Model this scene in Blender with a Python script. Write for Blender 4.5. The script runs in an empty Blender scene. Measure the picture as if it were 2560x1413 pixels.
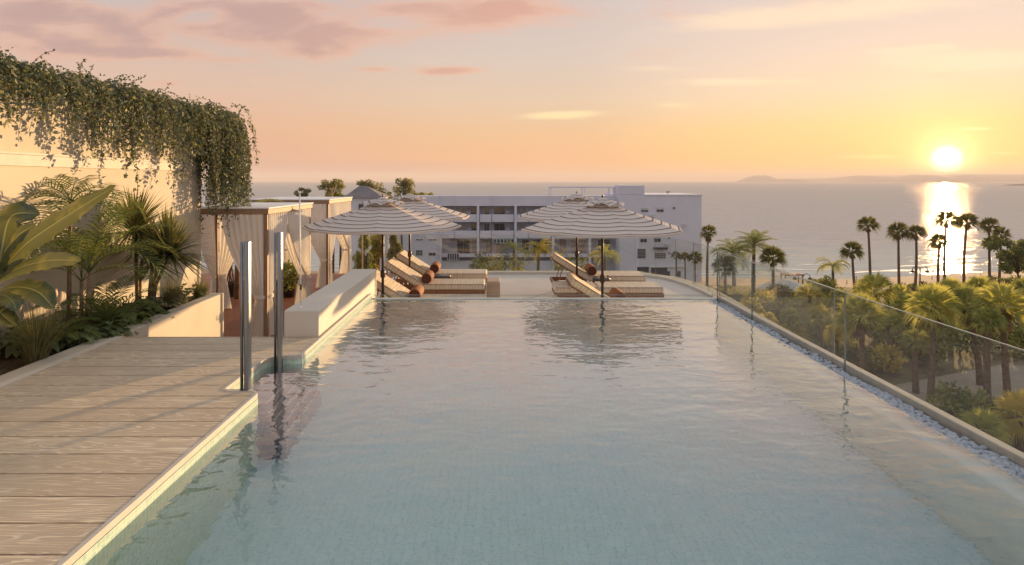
import bpy, math, random
from mathutils import Vector, Matrix, Euler
R = math.radians
SC = bpy.context.scene
COL = SC.collection
rnd = random.Random(7)

# ------------------------------------------------------------------ camera
F = 1536.0          # focal length in photo pixels (photo is 2560 wide)
CZ = 1.76           # eye height over the pool deck (deck is z = 0)
VX, VY = 1250.0, 452.0
cam_d = bpy.data.cameras.new("camera")
cam = bpy.data.objects.new("camera", cam_d)
COL.objects.link(cam)
cam.location = (0, 0, CZ)
cam.rotation_euler = (R(90), 0, 0)
cam_d.sensor_width = 36.0
cam_d.lens = F / 2560 * 36
cam_d.shift_x = (1280 - VX) / 2560
cam_d.shift_y = -(706.5 - VY) / 2560
cam_d.clip_start = 0.05
cam_d.clip_end = 60000
SC.camera = cam

def at(px, py, Y):
    """the place that the photo's pixel shows at a distance Y"""
    return Vector(((px - VX) * Y / F, Y, CZ + (VY - py) * Y / F))
def on(px, py, z):
    Y = (CZ - z) * F / (py - VY)
    return Vector(((px - VX) * Y / F, Y, z))

def lin(r, g, b):
    f = lambda c: (c / 255 / 12.92) if c / 255 <= 0.04045 else ((c / 255 + 0.055) / 1.055) ** 2.4
    return (f(r), f(g), f(b), 1.0)

# ------------------------------------------------------------------ light
SUN_AZ = math.atan2(2367 - VX, F)
SUN_EL = R(4.4)
sd = bpy.data.lights.new("sun", 'SUN')
sd.energy = 5.0
sd.angle = R(0.5)
sd.color = (1.0, 0.64, 0.32)
sun = bpy.data.objects.new("sun", sd)
COL.objects.link(sun)
to_sun = Vector((math.sin(SUN_AZ) * math.cos(SUN_EL), math.cos(SUN_AZ) * math.cos(SUN_EL), math.sin(SUN_EL)))
sun.rotation_euler = to_sun.to_track_quat('Z', 'Y').to_euler()
sun.location = to_sun * 60

SC.view_settings.view_transform = 'Standard'
SC.view_settings.look = 'None'
SC.view_settings.exposure = 1.08
SC.view_settings.gamma = 1.0
cy = SC.cycles
cy.use_denoising = True
try:
    cy.denoiser = 'OPENIMAGEDENOISE'
    cy.denoising_input_passes = 'RGB_ALBEDO_NORMAL'
except Exception:
    pass
cy.max_bounces = 10
cy.diffuse_bounces = 4
cy.glossy_bounces = 4
cy.transmission_bounces = 8
cy.transparent_max_bounces = 24
cy.volume_bounces = 0
cy.sample_clamp_indirect = 4.0
cy.blur_glossy = 0.3

# ------------------------------------------------------------------ sky
world = bpy.data.worlds.new("World")
SC.world = world
world.use_nodes = True
NT = world.node_tree
NT.nodes.clear()

class NB:
    """tiny helper for writing node maths"""
    def __init__(s, nt): s.nt = nt
    def new(s, t, **k):
        n = s.nt.nodes.new(t)
        for a, b in k.items(): setattr(n, a, b)
        return n
    def put(s, sock, v):
        if isinstance(v, bpy.types.NodeSocket): s.nt.links.new(v, sock)
        elif isinstance(v, (tuple, list)) and len(v) == 3 and sock.type == 'RGBA': sock.default_value = (*v, 1)
        elif isinstance(v, (tuple, list)) and len(v) == 4 and sock.type == 'VECTOR': sock.default_value = v[:3]
        else: sock.default_value = v
    def m(s, op, a, b=0.0, c=0.0, clamp=False):
        n = s.new('ShaderNodeMath', operation=op, use_clamp=clamp)
        s.put(n.inputs[0], a); s.put(n.inputs[1], b); s.put(n.inputs[2], c)
        return n.outputs[0]
    def add(s, *a):
        r = a[0]
        for x in a[1:]: r = s.m('ADD', r, x)
        return r
    def mul(s, *a):
        r = a[0]
        for x in a[1:]: r = s.m('MULTIPLY', r, x)
        return r
    def step(s, x, a, b, lo=0.0, hi=1.0):
        n = s.new('ShaderNodeMapRange', interpolation_type='SMOOTHSTEP', clamp=True)
        for i, v in enumerate((x, a, b, lo, hi)): s.put(n.inputs[i], v)
        return n.outputs[0]
    def mix(s, f, a, b, blend='MIX'):
        n = s.new('ShaderNodeMix', data_type='RGBA', blend_type=blend, clamp_factor=True)
        s.put(n.inputs[0], f); s.put(n.inputs[6], a); s.put(n.inputs[7], b)
        return n.outputs[2]
    def ramp(s, f, stops, interp='LINEAR'):
        n = s.new('ShaderNodeValToRGB')
        cr = n.color_ramp
        cr.interpolation = interp
        while len(cr.elements) < len(stops): cr.elements.new(0.5)
        for e, (p, c) in zip(cr.elements, stops):
            e.position = p; e.color = c if len(c) == 4 else (*c, 1)
        s.put(n.inputs[0], f)
        return n.outputs[0]
    def noise(s, vec, scale=1.0, detail=4.0, rough=0.5, dist=0.0):
        n = s.new('ShaderNodeTexNoise')
        s.put(n.inputs['Vector'], vec); s.put(n.inputs['Scale'], scale)
        s.put(n.inputs['Detail'], detail); s.put(n.inputs['Roughness'], rough); s.put(n.inputs['Distortion'], dist)
        return n.outputs[0]
    def comb(s, x, y, z=0.0):
        n = s.new('ShaderNodeCombineXYZ')
        for i, v in enumerate((x, y, z)): s.put(n.inputs[i], v)
        return n.outputs[0]
    def sep(s, v):
        n = s.new('ShaderNodeSeparateXYZ'); s.put(n.inputs[0], v)
        return n.outputs
    def vm(s, op, a, b=None, scale=None):
        n = s.new('ShaderNodeVectorMath', operation=op)
        s.put(n.inputs[0], a)
        if b is not None: s.put(n.inputs[1], b)
        if scale is not None: s.put(n.inputs['Scale'], scale)
        return n.outputs['Value'] if op in ('DOT_PRODUCT', 'LENGTH', 'DISTANCE') else n.outputs[0]
    def mapping(s, v, scale=(1, 1, 1), rot=(0, 0, 0), loc=(0, 0, 0)):
        n = s.new('ShaderNodeMapping')
        s.put(n.inputs['Vector'], v)
        n.inputs['Scale'].default_value = scale; n.inputs['Rotation'].default_value = rot; n.inputs['Location'].default_value = loc
        return n.outputs[0]

def build_sky():
    b = NB(NT)
    tc = b.new('ShaderNodeTexCoord')
    d = b.vm('NORMALIZE', tc.outputs['Generated'])
    x, y, z = b.sep(d)
    el = math.atan2((452 - 398) * math.cos(SUN_AZ), F)
    sv = (math.sin(SUN_AZ) * math.cos(el), math.cos(SUN_AZ) * math.cos(el), math.sin(el))
    dot = b.vm('DOT_PRODUCT', d, sv)
    zc = b.m('MAXIMUM', z, 0.0)
    zz = b.m('POWER', zc, 0.6)           # spreads the low sky over the ramp
    P = lambda py: (max(0.0, math.sin(math.atan((452 - py) / F)))) ** 0.6
    away = b.ramp(zz, [(0.0, lin(208, 156, 132)), (P(400), lin(214, 160, 130)), (P(330), lin(224, 172, 135)), (P(250), lin(217, 181, 155)),
                       (P(150), lin(205, 182, 166)), (P(20), lin(192, 178, 172)), (0.50, lin(206, 187, 174)), (0.62, lin(176, 174, 178)), (0.8, (0.54, 0.54, 0.53)), (1.0, (0.54, 0.55, 0.57))])
    mid = b.ramp(zz, [(0.0, lin(240, 168, 112)), (P(400), lin(240, 175, 118)), (P(330), lin(233, 186, 138)), (P(250), lin(224, 194, 162)),
                      (P(150), lin(214, 193, 175)), (P(20), lin(206, 189, 180)), (0.50, lin(206, 187, 174)), (0.62, lin(176, 174, 178)), (0.8, (0.54, 0.54, 0.53)), (1.0, (0.54, 0.55, 0.57))])
    near = b.ramp(zz, [(0.0, lin(252, 184, 98)), (P(400), lin(253, 196, 112)), (P(330), lin(251, 205, 136)), (P(250), lin(243, 210, 172)),
                       (P(150), lin(233, 207, 184)), (P(20), lin(222, 200, 186)), (0.50, lin(206, 187, 174)), (0.62, lin(176, 174, 178)), (0.8, (0.54, 0.54, 0.53)), (1.0, (0.54, 0.55, 0.57))])
    back = b.ramp(zz, [(0.0, (0.44, 0.40, 0.44)), (0.3, (0.52, 0.47, 0.51)), (0.6, (0.56, 0.53, 0.55)), (1.0, (0.54, 0.55, 0.57))])
    # azimuth: how close to the sun the direction is
    hx = b.m('DIVIDE', b.add(b.mul(x, sv[0]), b.mul(y, sv[1])), b.m('MAXIMUM', b.m('SQRT', b.add(b.mul(x, x), b.mul(y, y))), 0.001))
    A = lambda px: math.cos(math.atan2(px - VX, F) - SUN_AZ)
    c1 = b.mix(b.step(hx, A(500), A(1450)), away, mid)
    c2 = b.mix(b.step(hx, A(1400), A(2200)), c1, near)
    col = b.mix(b.step(hx, -0.35, 0.45), back, c2)
    # clouds live on the picture-independent plane u = x/y, v = z/y of the western sky
    ys = b.m('MAXIMUM', y, 0.08)
    u = b.m('DIVIDE', x, ys); v = b.m('DIVIDE', z, ys)
    front = b.step(y, 0.1, 0.35)
    def blobs(lst):
        acc = None
        for (px, py, rx, ry, s, tilt) in lst:
            du = b.mul(b.m('SUBTRACT', u, (px - VX) / F), F / rx)
            dv = b.mul(b.m('SUBTRACT', v, (VY - py) / F), F / ry)
            dv = b.m('SUBTRACT', dv, b.mul(du, tilt))
            g = b.mul(b.m('EXPONENT', b.mul(b.add(b.mul(du, du), b.mul(dv, dv)), -1.0)), s)
            acc = g if acc is None else b.m('ADD', acc, g)
        return acc
    n1 = b.noise(b.comb(b.mul(u, 4.6), b.mul(v, 15.0), 2.3), 1.0, 8.0, 0.58, 0.5)
    n2 = b.noise(b.comb(b.mul(u, 7.0), b.mul(v, 38.0), 7.7), 1.0, 6.0, 0.6, 0.5)
    # mauve and pink banks, upper left and overhead
    B1 = blobs([(330, 62, 330, 52, 0.55, 0.05), (720, 80, 280, 46, 0.62, 0.1), (110, 125, 260, 24, 0.55, -0.1), (380, 140, 120, 14, 0.45, 0.0), (1190, 40, 190, 50, 0.72, -0.12),
                (980, 12, 220, 30, 0.45, 0), (60, 20, 300, 50, 0.55, 0), (800, 130, 120, 22, 0.45, 0), (640, 20, 220, 30, 0.5, 0.0), (505, 38, 70, 22, -0.55, 0.25), (150, 70, 80, 12, -0.3, 0.0),
                (2150, -40, 330, 34, 0.75, 0.1), (2350, -110, 260, 40, 0.6, 0.1), (1900, -150, 330, 40, 0.5, 0.1), (1900, -290, 520, 45, 0.62, 0.2), (1250, -190, 380, 30, 0.6, 0.1), (1450, -110, 300, 26, 0.55, 0), (2300, -230, 300, 30, 0.6, 0.1), (1000, -330, 420, 32, 0.5, 0), (1700, -480, 500, 40, 0.55, 0.1), (1500, -420, 600, 70, 0.36, 0.0),
                (700, -160, 500, 70, 0.5, 0.1)])
    S1 = blobs([(1122, 178, 95, 13, 0.75, 0.12), (930, 173, 62, 9, 0.55, 0), (410, 208, 80, 13, 0.5, 0), (745, 188, 28, 8, 0.45, 0), (735, 347, 60, 6, 0.4, 0),
                (560, 150, 160, 14, 0.4, 0.1)])
    dens = b.step(b.add(b.mul(n1, 2.5), b.mul(n2, 0.9), b.mul(B1, 1.3)), 1.82, 2.95)
    dens2 = b.step(b.add(b.mul(n2, 0.6), S1), 0.48, 1.0)
    dd = b.m('MAXIMUM', dens, b.mul(dens2, 0.9), clamp=True)
    sunny = b.step(u, -0.55, 0.15)
    pink = b.mix(sunny, lin(228, 168, 140), lin(242, 172, 128))
    mauve = b.mix(sunny, lin(186, 150, 140), lin(216, 160, 134))
    cc = b.mix(b.step(dd, 0.45, 1.0), pink, mauve)
    col = b.mix(b.mul(dd, front, 0.85), col, cc)
    # cream wisps on the sunny side
    B2 = blobs([(1930, 45, 260, 30, 0.6, 0.55), (2300, 10, 260, 25, 0.5, 0.3), (1810, 205, 130, 12, 0.62, 0.05), (2000, 203, 60, 9, 0.4, 0.3), (1690, 262, 60, 9, 0.45, 0.1),
                (1400, 287, 115, 11, 0.6, 0.35), (2350, 155, 240, 30, 0.42, 0.25), (2240, 125, 90, 10, 0.45, 0.3), (2345, 117, 45, 8, 0.6, 0.0), (2500, 145, 130, 25, 0.4, 0.1),
                (2440, 322, 42, 4, 0.9, 0.1), (2200, 392, 90, 5, 0.4, 0.05), (2520, 383, 50, 4, 0.5, 0), (1650, 172, 120, 10, 0.3, 0)])
    dw = b.step(b.add(b.mul(n2, 0.8), B2), 0.48, 1.02)
    col = b.mix(b.mul(dw, front, 0.9), col, b.mix(b.step(v, 0.02, 0.2), lin(255, 232, 150), lin(250, 220, 184)))
    # bank of mauve murk low in the south-west
    low = b.mul(b.step(v, 0.040, 0.018), b.step(u, 0.12, -0.25), 0.8)
    col = b.mix(b.mul(low, front), col, lin(200, 150, 132))
    # the sun and its aureole
    dm = b.m('MAXIMUM', dot, 0.0)
    g = lambda p, s: b.mul(b.m('POWER', dm, p), s)
    col = b.mix(1.0, col, b.mix(1.0, (0.04, 0.022, 0.004, 1), b.comb(g(90, 1.0), g(90, 1.0), g(90, 1.0)), 'MULTIPLY'), 'ADD')
    a2 = g(420, 1.0); col = b.mix(1.0, col, b.mix(1.0, (0.22, 0.17, 0.035, 1), b.comb(a2, a2, a2), 'MULTIPLY'), 'ADD')
    a3 = g(2600, 1.0); col = b.mix(1.0, col, b.mix(1.0, (1.0, 0.85, 0.4, 1), b.comb(a3, a3, a3), 'MULTIPLY'), 'ADD')
    disc = b.step(dot, math.cos(R(1.25)), math.cos(R(0.2)))
    col = b.mix(1.0, col, b.mix(1.0, (1.6, 1.4, 1.0, 1), b.comb(disc, disc, disc), 'MULTIPLY'), 'ADD')
    col = b.mix(1.0, col, (0.95, 0.965, 1.02, 1), 'MULTIPLY')
    # below the horizon: what a far sea gives back
    col = b.mix(b.step(z, 0.0, -0.02), col, lin(150, 135, 128))
    sky = b.new('ShaderNodeTexSky', sky_type='NISHITA', sun_disc=False)
    sky.sun_elevation = SUN_EL; sky.sun_rotation = SUN_AZ
    bg1 = b.new('ShaderNodeBackground'); b.put(bg1.inputs[0], col); bg1.inputs[1].default_value = 0.53
    bg2 = b.new('ShaderNodeBackground'); b.put(bg2.inputs[0], sky.outputs[0]); bg2.inputs[1].default_value = 0.003
    ad = b.new('ShaderNodeAddShader')
    NT.links.new(bg1.outputs[0], ad.inputs[0]); NT.links.new(bg2.outputs[0], ad.inputs[1])
    out = b.new('ShaderNodeOutputWorld')
    NT.links.new(ad.outputs[0], out.inputs[0])
build_sky()
world.cycles.sampling_method = 'MANUAL'
world.cycles.sample_map_resolution = 512

# ------------------------------------------------------------------ materials
MATS = {}
def mat_base(name):
    m = bpy.data.materials.new(name); m.use_nodes = True
    m.node_tree.nodes.clear()
    b = NB(m.node_tree)
    out = b.new('ShaderNodeOutputMaterial')
    return m, b, out
def principled(b, out, col, rough=0.6, spec=0.3, metal=0.0, normal=None):
    p = b.new('ShaderNodeBsdfPrincipled')
    b.put(p.inputs['Base Color'], col); b.put(p.inputs['Roughness'], rough)
    p.inputs['Specular IOR Level'].default_value = spec; p.inputs['Metallic'].default_value = metal
    if normal is not None: b.put(p.inputs['Normal'], normal)
    b.nt.links.new(p.outputs[0], out.inputs[0])
    return p
def bump(b, h, strength=0.3, dist=0.01):
    n = b.new('ShaderNodeBump'); n.inputs['Strength'].default_value = strength; n.inputs['Distance'].default_value = dist
    b.put(n.inputs['Height'], h)
    return n.outputs[0]
def coords(b, kind='Object'):
    return b.new('ShaderNodeTexCoord').outputs[kind]
def wpos(b):
    return b.new('ShaderNodeNewGeometry').outputs['Position']

def plaster(name, c, var=0.12, scale=2.0, rough=0.8, bmp=0.15):
    m, b, o = mat_base(name)
    w = wpos(b)
    n = b.noise(w, scale, 6, 0.6)
    n2 = b.noise(b.mapping(w, (1, 1, 0.25)), scale * 3.1, 4, 0.6)
    f = b.m('ADD', b.mul(n, 0.6), b.mul(n2, 0.4))
    lo = tuple(x * (1 - var) for x in c); hi = tuple(min(1, x * (1 + var * 0.6)) for x in c)
    col = b.mix(b.step(f, 0.3, 0.7), lo, hi)
    principled(b, o, col, rough, 0.2, normal=bump(b, b.noise(w, 60, 3), bmp, 0.004))
    MATS[name] = m; return m
def leafy(name, c1, c2, trans=0.35, scale=6.0, rough=0.5, tcol=None, spec=0.12):
    m, b, o = mat_base(name)
    w = wpos(b)
    f = b.step(b.noise(w, scale, 3, 0.6), 0.32, 0.68)
    col = b.mix(f, c1, c2)
    p = b.new('ShaderNodeBsdfPrincipled')
    b.put(p.inputs['Base Color'], col); p.inputs['Roughness'].default_value = rough; p.inputs['Specular IOR Level'].default_value = spec
    t = b.new('ShaderNodeBsdfTranslucent')
    b.put(t.inputs[0], tcol if tcol else b.mix(0.4, col, (0.46, 0.46, 0.08, 1)))
    mx = b.new('ShaderNodeMixShader'); mx.inputs[0].default_value = trans
    m.node_tree.links.new(p.outputs[0], mx.inputs[1]); m.node_tree.links.new(t.outputs[0], mx.inputs[2])
    m.node_tree.links.new(mx.outputs[0], o.inputs[0])
    MATS[name] = m; return m
def wood(name, c1, c2, axis=0, scale=3.0, rough=0.55, bmp=0.25, spec=0.3):
    m, b, o = mat_base(name)
    w = wpos(b)
    sc = [14, 14, 14]; sc[axis] = 1.2
    g = b.noise(b.mapping(w, tuple(sc)), scale, 8, 0.62, 1.2)
    col = b.mix(b.step(g, 0.3, 0.7), c1, c2)
    principled(b, o, col, rough, spec, normal=bump(b, g, bmp, 0.004))
    MATS[name] = m; return m
def plain(name, c, rough=0.5, spec=0.3, metal=0.0, var=0.1, scale=8):
    m, b, o = mat_base(name)
    n = b.noise(wpos(b), scale, 4, 0.6)
    col = b.mix(b.step(n, 0.3, 0.7), tuple(x * (1 - var) for x in c), tuple(min(1, x * (1 + var)) for x in c))
    principled(b, o, col, rough, spec, metal)
    MATS[name] = m; return m

def make_materials():
    plaster('white_wall', (0.55, 0.50, 0.405), 0.07, 1.3)
    plaster('low_wall', (0.62, 0.57, 0.49), 0.05, 1.1, 0.7)
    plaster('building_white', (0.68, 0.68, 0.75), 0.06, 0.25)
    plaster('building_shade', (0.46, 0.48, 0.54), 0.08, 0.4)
    plaster('building_low', (0.60, 0.60, 0.62), 0.08, 0.3)
    plaster('roof_white', (0.72, 0.72, 0.72), 0.08, 0.8)
    plaster('roof_gray', (0.22, 0.20, 0.20), 0.25, 0.8)
    plaster('terracotta', (0.50, 0.28, 0.20), 0.15, 0.6)
    plaster('trim', (0.54, 0.51, 0.45), 0.08, 4, 0.6)
    plaster('curb', (0.44, 0.41, 0.36), 0.15, 6, 0.9)
    plaster('gravel_ledge', (0.42, 0.40, 0.33), 0.2, 9, 0.8)
    plaster('hotel_wall', (0.66, 0.62, 0.55), 0.08, 0.6)
    plain('dark_glass', (0.05, 0.06, 0.08), 0.12, 0.6)
    plain('pane_curtain', (0.34, 0.31, 0.29), 0.3, 0.5, 0, 0.3, 1.5)
    plain('foam', (0.66, 0.66, 0.65), 0.7, 0.3, 0, 0.15, 0.6)
    plain('window_frame', (0.62, 0.62, 0.64), 0.5)
    plain('dark_opening', (0.06, 0.055, 0.06), 0.8)
    plain('soil', (0.075, 0.05, 0.032), 0.95, 0.1, 0, 0.4, 20)
    plain('steel', (0.22, 0.24, 0.26), 0.28, 0.5, 1.0, 0.04)
    plain('dark_metal', (0.055, 0.035, 0.028), 0.42, 0.4, 0.3)
    plain('table_top', (0.07, 0.075, 0.085), 0.4, 0.4)
    plain('white_paint', (0.78, 0.77, 0.75), 0.4)
    plain('rope', (0.35, 0.26, 0.16), 0.8)
    plain('bark', (0.16, 0.11, 0.07), 0.9, 0.1, 0, 0.35, 7)
    plain('bark_pale', (0.27, 0.20, 0.13), 0.85, 0.1, 0, 0.3, 9)
    plain('dead_frond', (0.23, 0.14, 0.06), 0.9, 0.1, 0, 0.3, 2)
    plain('rock', (0.22, 0.18, 0.16), 0.9, 0.1, 0, 0.3, 0.01)
    plain('plume', (0.72, 0.58, 0.44), 0.9, 0.1)
    plain('vine_stem', (0.14, 0.11, 0.06), 0.8)
    plain('pebble', (0.36, 0.40, 0.45), 0.35, 0.5, 0, 0.25, 40)
    plain('beige_block', (0.50, 0.38, 0.27), 0.5)
    wood('teak', (0.20, 0.10, 0.055), (0.31, 0.165, 0.09), 0, 3)
    wood('post_wood', (0.24, 0.15, 0.09), (0.36, 0.24, 0.15), 2, 3)
    leafy('vine_leaf', (0.075, 0.102, 0.078), (0.17, 0.195, 0.145), 0.22, 5, 0.45, (0.16, 0.18, 0.06, 1))
    leafy('vine_leaf_pale', (0.20, 0.21, 0.11), (0.34, 0.32, 0.17), 0.3, 7, 0.45)
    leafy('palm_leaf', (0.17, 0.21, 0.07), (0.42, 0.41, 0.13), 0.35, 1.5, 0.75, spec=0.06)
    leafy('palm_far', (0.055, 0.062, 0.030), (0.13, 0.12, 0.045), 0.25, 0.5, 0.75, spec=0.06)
    leafy('palm_gold', (0.24, 0.27, 0.08), (0.60, 0.54, 0.16), 0.5, 0.5, 0.75, spec=0.06)  # gold of the low sun is put into this frond colour
    leafy('areca_leaf', (0.08, 0.135, 0.05), (0.19, 0.22, 0.07), 0.35, 5, 0.4)
    leafy('dracaena_leaf', (0.085, 0.10, 0.04), (0.25, 0.22, 0.08), 0.3, 8, 0.4)
    leafy('grass_blade', (0.10, 0.115, 0.055), (0.24, 0.21, 0.10), 0.3, 8, 0.5)
    leafy('grass_pale', (0.22, 0.22, 0.16), (0.36, 0.33, 0.22), 0.25, 10, 0.5)
    leafy('dark_leaf', (0.06, 0.10, 0.045), (0.16, 0.20, 0.08), 0.2, 7, 0.35, spec=0.4)
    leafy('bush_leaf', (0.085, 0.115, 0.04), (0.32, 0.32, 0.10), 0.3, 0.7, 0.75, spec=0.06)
    leafy('bush_gold', (0.32, 0.27, 0.06), (0.66, 0.50, 0.11), 0.4, 0.7, 0.75, spec=0.06)  # sunlit copy of the bush leaf, warm light put into its colour
    leafy('tree_leaf', (0.18, 0.18, 0.10), (0.40, 0.34, 0.17), 0.45, 0.4, 0.75, spec=0.06)
    # banana leaf: green with yellow patches and fine cross veins
    m, b, o = mat_base('banana_leaf')
    uv = b.new('ShaderNodeUVMap').outputs[0]
    ux, uy, _ = b.sep(uv)
    patch = b.step(b.noise(wpos(b), 5.0, 3, 0.6), 0.52, 0.68)
    col = b.mix(patch, (0.055, 0.085, 0.045, 1), (0.17, 0.17, 0.05, 1))
    vein = b.m('SINE', b.mul(b.add(uy, b.mul(b.m('ABSOLUTE', b.m('SUBTRACT', ux, 0.5)), 0.25)), 420.0))
    col = b.mix(b.mul(b.step(vein, 0.6, 1.0), 0.25), col, (0.05, 0.075, 0.03, 1))
    col = b.mix(b.step(b.m('ABSOLUTE', b.m('SUBTRACT', ux, 0.5)), 0.03, 0.015), col, (0.30, 0.30, 0.13, 1))
    p = b.new('ShaderNodeBsdfPrincipled'); b.put(p.inputs['Base Color'], col); p.inputs['Roughness'].default_value = 0.35
    b.put(p.inputs['Normal'], bump(b, vein, 0.15, 0.002))
    t = b.new('ShaderNodeBsdfTranslucent'); b.put(t.inputs[0], b.mix(0.4, col, (0.35, 0.32, 0.05, 1)))
    mx = b.new('ShaderNodeMixShader'); mx.inputs[0].default_value = 0.25
    for s, i in ((p, 1), (t, 2)): m.node_tree.links.new(s.outputs[0], mx.inputs[i])
    m.node_tree.links.new(mx.outputs[0], o.inputs[0]); MATS['banana_leaf'] = m
    # pool deck: weathered oak-look boards, each with its own tone
    m, b, o = mat_base('deck_boards')
    w = wpos(b); X, Y, Z = b.sep(w)
    board = b.m('FLOOR', b.m('DIVIDE', b.m('SUBTRACT', Y, 2.893), 0.2663))
    wn = b.new('ShaderNodeTexWhiteNoise', noise_dimensions='1D'); b.put(wn.inputs['W'], board)
    off = b.mul(wn.outputs['Value'], 37.0)
    gv = b.comb(b.add(b.mul(X, 0.55), off), b.mul(Y, 6.5), off)
    rings = b.noise(gv, 1.6, 2, 0.5, 0.6)
    lines = b.m('SINE', b.mul(rings, 95.0))
    fine = b.noise(b.comb(b.add(b.mul(X, 5.0), off), b.mul(Y, 120.0), off), 1.0, 5, 0.65)
    g = b.add(b.mul(b.step(lines, 0.1, 1.0), 0.45), b.mul(fine, 0.55))
    col = b.mix(b.step(g, 0.2, 0.75), (0.49, 0.405, 0.295, 1), (0.74, 0.635, 0.475, 1))
    col = b.mix(b.mul(wn.outputs['Value'], 0.5), col, (0.43, 0.345, 0.25, 1))
    col = b.mix(b.mul(b.step(b.noise(w, 2.2, 4, 0.6), 0.5, 0.75), 0.3), col, (0.60, 0.53, 0.45, 1))
    principled(b, o, col, 0.6, 0.3, normal=bump(b, b.m('MULTIPLY', g, -1.0), 0.7, 0.006)); MATS['deck_boards'] = m
    # red hardwood terrace
    m, b, o = mat_base('red_deck')
    w = wpos(b); X, Y, Z = b.sep(w)
    board = b.m('FLOOR', b.m('DIVIDE', Y, 0.14))
    wn = b.new('ShaderNodeTexWhiteNoise', noise_dimensions='1D'); b.put(wn.inputs['W'], board)
    fine = b.noise(b.comb(b.add(b.mul(X, 1.5), b.mul(wn.outputs['Value'], 9.0)), b.mul(Y, 30.0), 0.0), 1.0, 5, 0.65)
    col = b.mix(b.step(fine, 0.3, 0.7), (0.19, 0.066, 0.034, 1), (0.33, 0.125, 0.062, 1))
    gap = b.step(b.m('FRACT', b.m('DIVIDE', Y, 0.14)), 0.94, 0.97)
    col = b.mix(gap, col, (0.05, 0.02, 0.012, 1))
    principled(b, o, col, 0.5, 0.35); MATS['red_deck'] = m
    # pale stone boards of the sun terrace
    m, b, o = mat_base('terrace_stone')
    w = wpos(b); X, Y, Z = b.sep(w)
    row = b.m('FLOOR', b.m('DIVIDE', Y, 0.22))
    wn = b.new('ShaderNodeTexWhiteNoise', noise_dimensions='1D'); b.put(wn.inputs['W'], row)
    fine = b.noise(b.comb(b.add(b.mul(X, 0.9), b.mul(wn.outputs['Value'], 19.0)), b.mul(Y, 9.0), 0.0), 1.5, 6, 0.62)
    col = b.mix(b.step(fine, 0.3, 0.7), (0.50, 0.46, 0.40, 1), (0.68, 0.63, 0.56, 1))
    col = b.mix(b.step(b.m('FRACT', b.m('DIVIDE', Y, 0.22)), 0.95, 0.98), col, (0.40, 0.36, 0.31, 1))
    principled(b, o, col, 0.45, 0.35); MATS['terrace_stone'] = m
    # glass mosaic of the pool
    def mosaic(name, c1, c2, grout, size=0.06):
        m, b, o = mat_base(name)
        w = wpos(b)
        X, Y, Z = b.sep(w)
        q = lambda a: b.m('DIVIDE', a, size)
        fr = lambda a: b.m('ABSOLUTE', b.m('SUBTRACT', b.m('FRACT', q(a)), 0.5))
        nrm = b.new('ShaderNodeNewGeometry').outputs['True Normal']
        nx, ny, nz = b.sep(nrm)
        ax = lambda e, n: b.mul(e, b.m('LESS_THAN', b.m('ABSOLUTE', n), 0.7))
        g = b.m('MAXIMUM', b.m('MAXIMUM', ax(fr(X), nx), ax(fr(Y), ny)), ax(fr(Z), nz))
        line = b.step(g, 0.43, 0.47)
        cell = b.new('ShaderNodeTexWhiteNoise', noise_dimensions='3D')
        b.put(cell.inputs['Vector'], b.vm('FLOOR', b.comb(q(X), q(Y), q(b.add(Z, 0.003)))))
        col = b.mix(cell.outputs['Value'], c1, c2)
        col = b.mix(b.step(b.noise(w, 0.7, 3), 0.4, 0.65), col, b.mix(0.35, col, c2))
        col = b.mix(b.mul(line, 0.75), col, grout)
        principled(b, o, col, 0.25, 0.4); MATS[name] = m
    mosaic('pool_tile', (0.47, 0.61, 0.65), (0.52, 0.655, 0.69), (0.34, 0.49, 0.53))
    mosaic('pool_wall_tile', (0.36, 0.52, 0.42), (0.52, 0.64, 0.52), (0.72, 0.76, 0.66), 0.035)
    mosaic('step_tile', (0.20, 0.13, 0.14), (0.30, 0.21, 0.22), (0.34, 0.28, 0.28), 0.1)
    plaster('pool_ledge', (0.66, 0.68, 0.62), 0.1, 3, 0.4)
    # pool water
    m, b, o = mat_base('pool_water')
    w = wpos(b)
    n1 = b.noise(b.mapping(w, (1.0, 1.7, 1)), 1.1, 2, 0.5, 0.3)
    n2 = b.noise(b.mapping(w, (1.2, 1.0, 1), (0, 0, 0.5)), 7.0, 2, 0.5, 0.4)
    n3 = b.noise(w, 22.0, 2, 0.5)
    n4 = b.noise(b.mapping(w, (1.0, 1.9, 1), (0, 0, -0.2)), 3.2, 2, 0.5, 0.5)
    h = b.add(b.mul(n1, 1.0), b.mul(n2, 0.20), b.mul(n3, 0.035), b.mul(n4, 0.45))
    gl = b.new('ShaderNodeBsdfGlass'); gl.inputs['IOR'].default_value = 1.36; gl.inputs['Roughness'].default_value = 0.0
    gl.inputs['Color'].default_value = (0.93, 0.985, 0.99, 1)
    b.put(gl.inputs['Normal'], bump(b, h, 1.0, 0.018))
    gs = b.new('ShaderNodeBsdfGlossy'); gs.inputs['Roughness'].default_value = 0.0
    nb = bump(b, h, 1.0, 0.018); b.put(gs.inputs['Normal'], nb)
    lw = b.new('ShaderNodeLayerWeight'); lw.inputs['Blend'].default_value = 0.5
    geo = b.new('ShaderNodeNewGeometry')
    fac = b.mul(b.step(lw.outputs['Facing'], 0.50, 0.82), 0.68, b.m('SUBTRACT', 1.0, geo.outputs['Backfacing']))
    mx = b.new('ShaderNodeMixShader'); b.put(mx.inputs[0], fac)
    m.node_tree.links.new(gl.outputs[0], mx.inputs[1]); m.node_tree.links.new(gs.outputs[0], mx.inputs[2])
    m.node_tree.links.new(mx.outputs[0], o.inputs[0]); MATS['pool_water'] = m
    # sea
    m, b, o = mat_base('sea_water')
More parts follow.
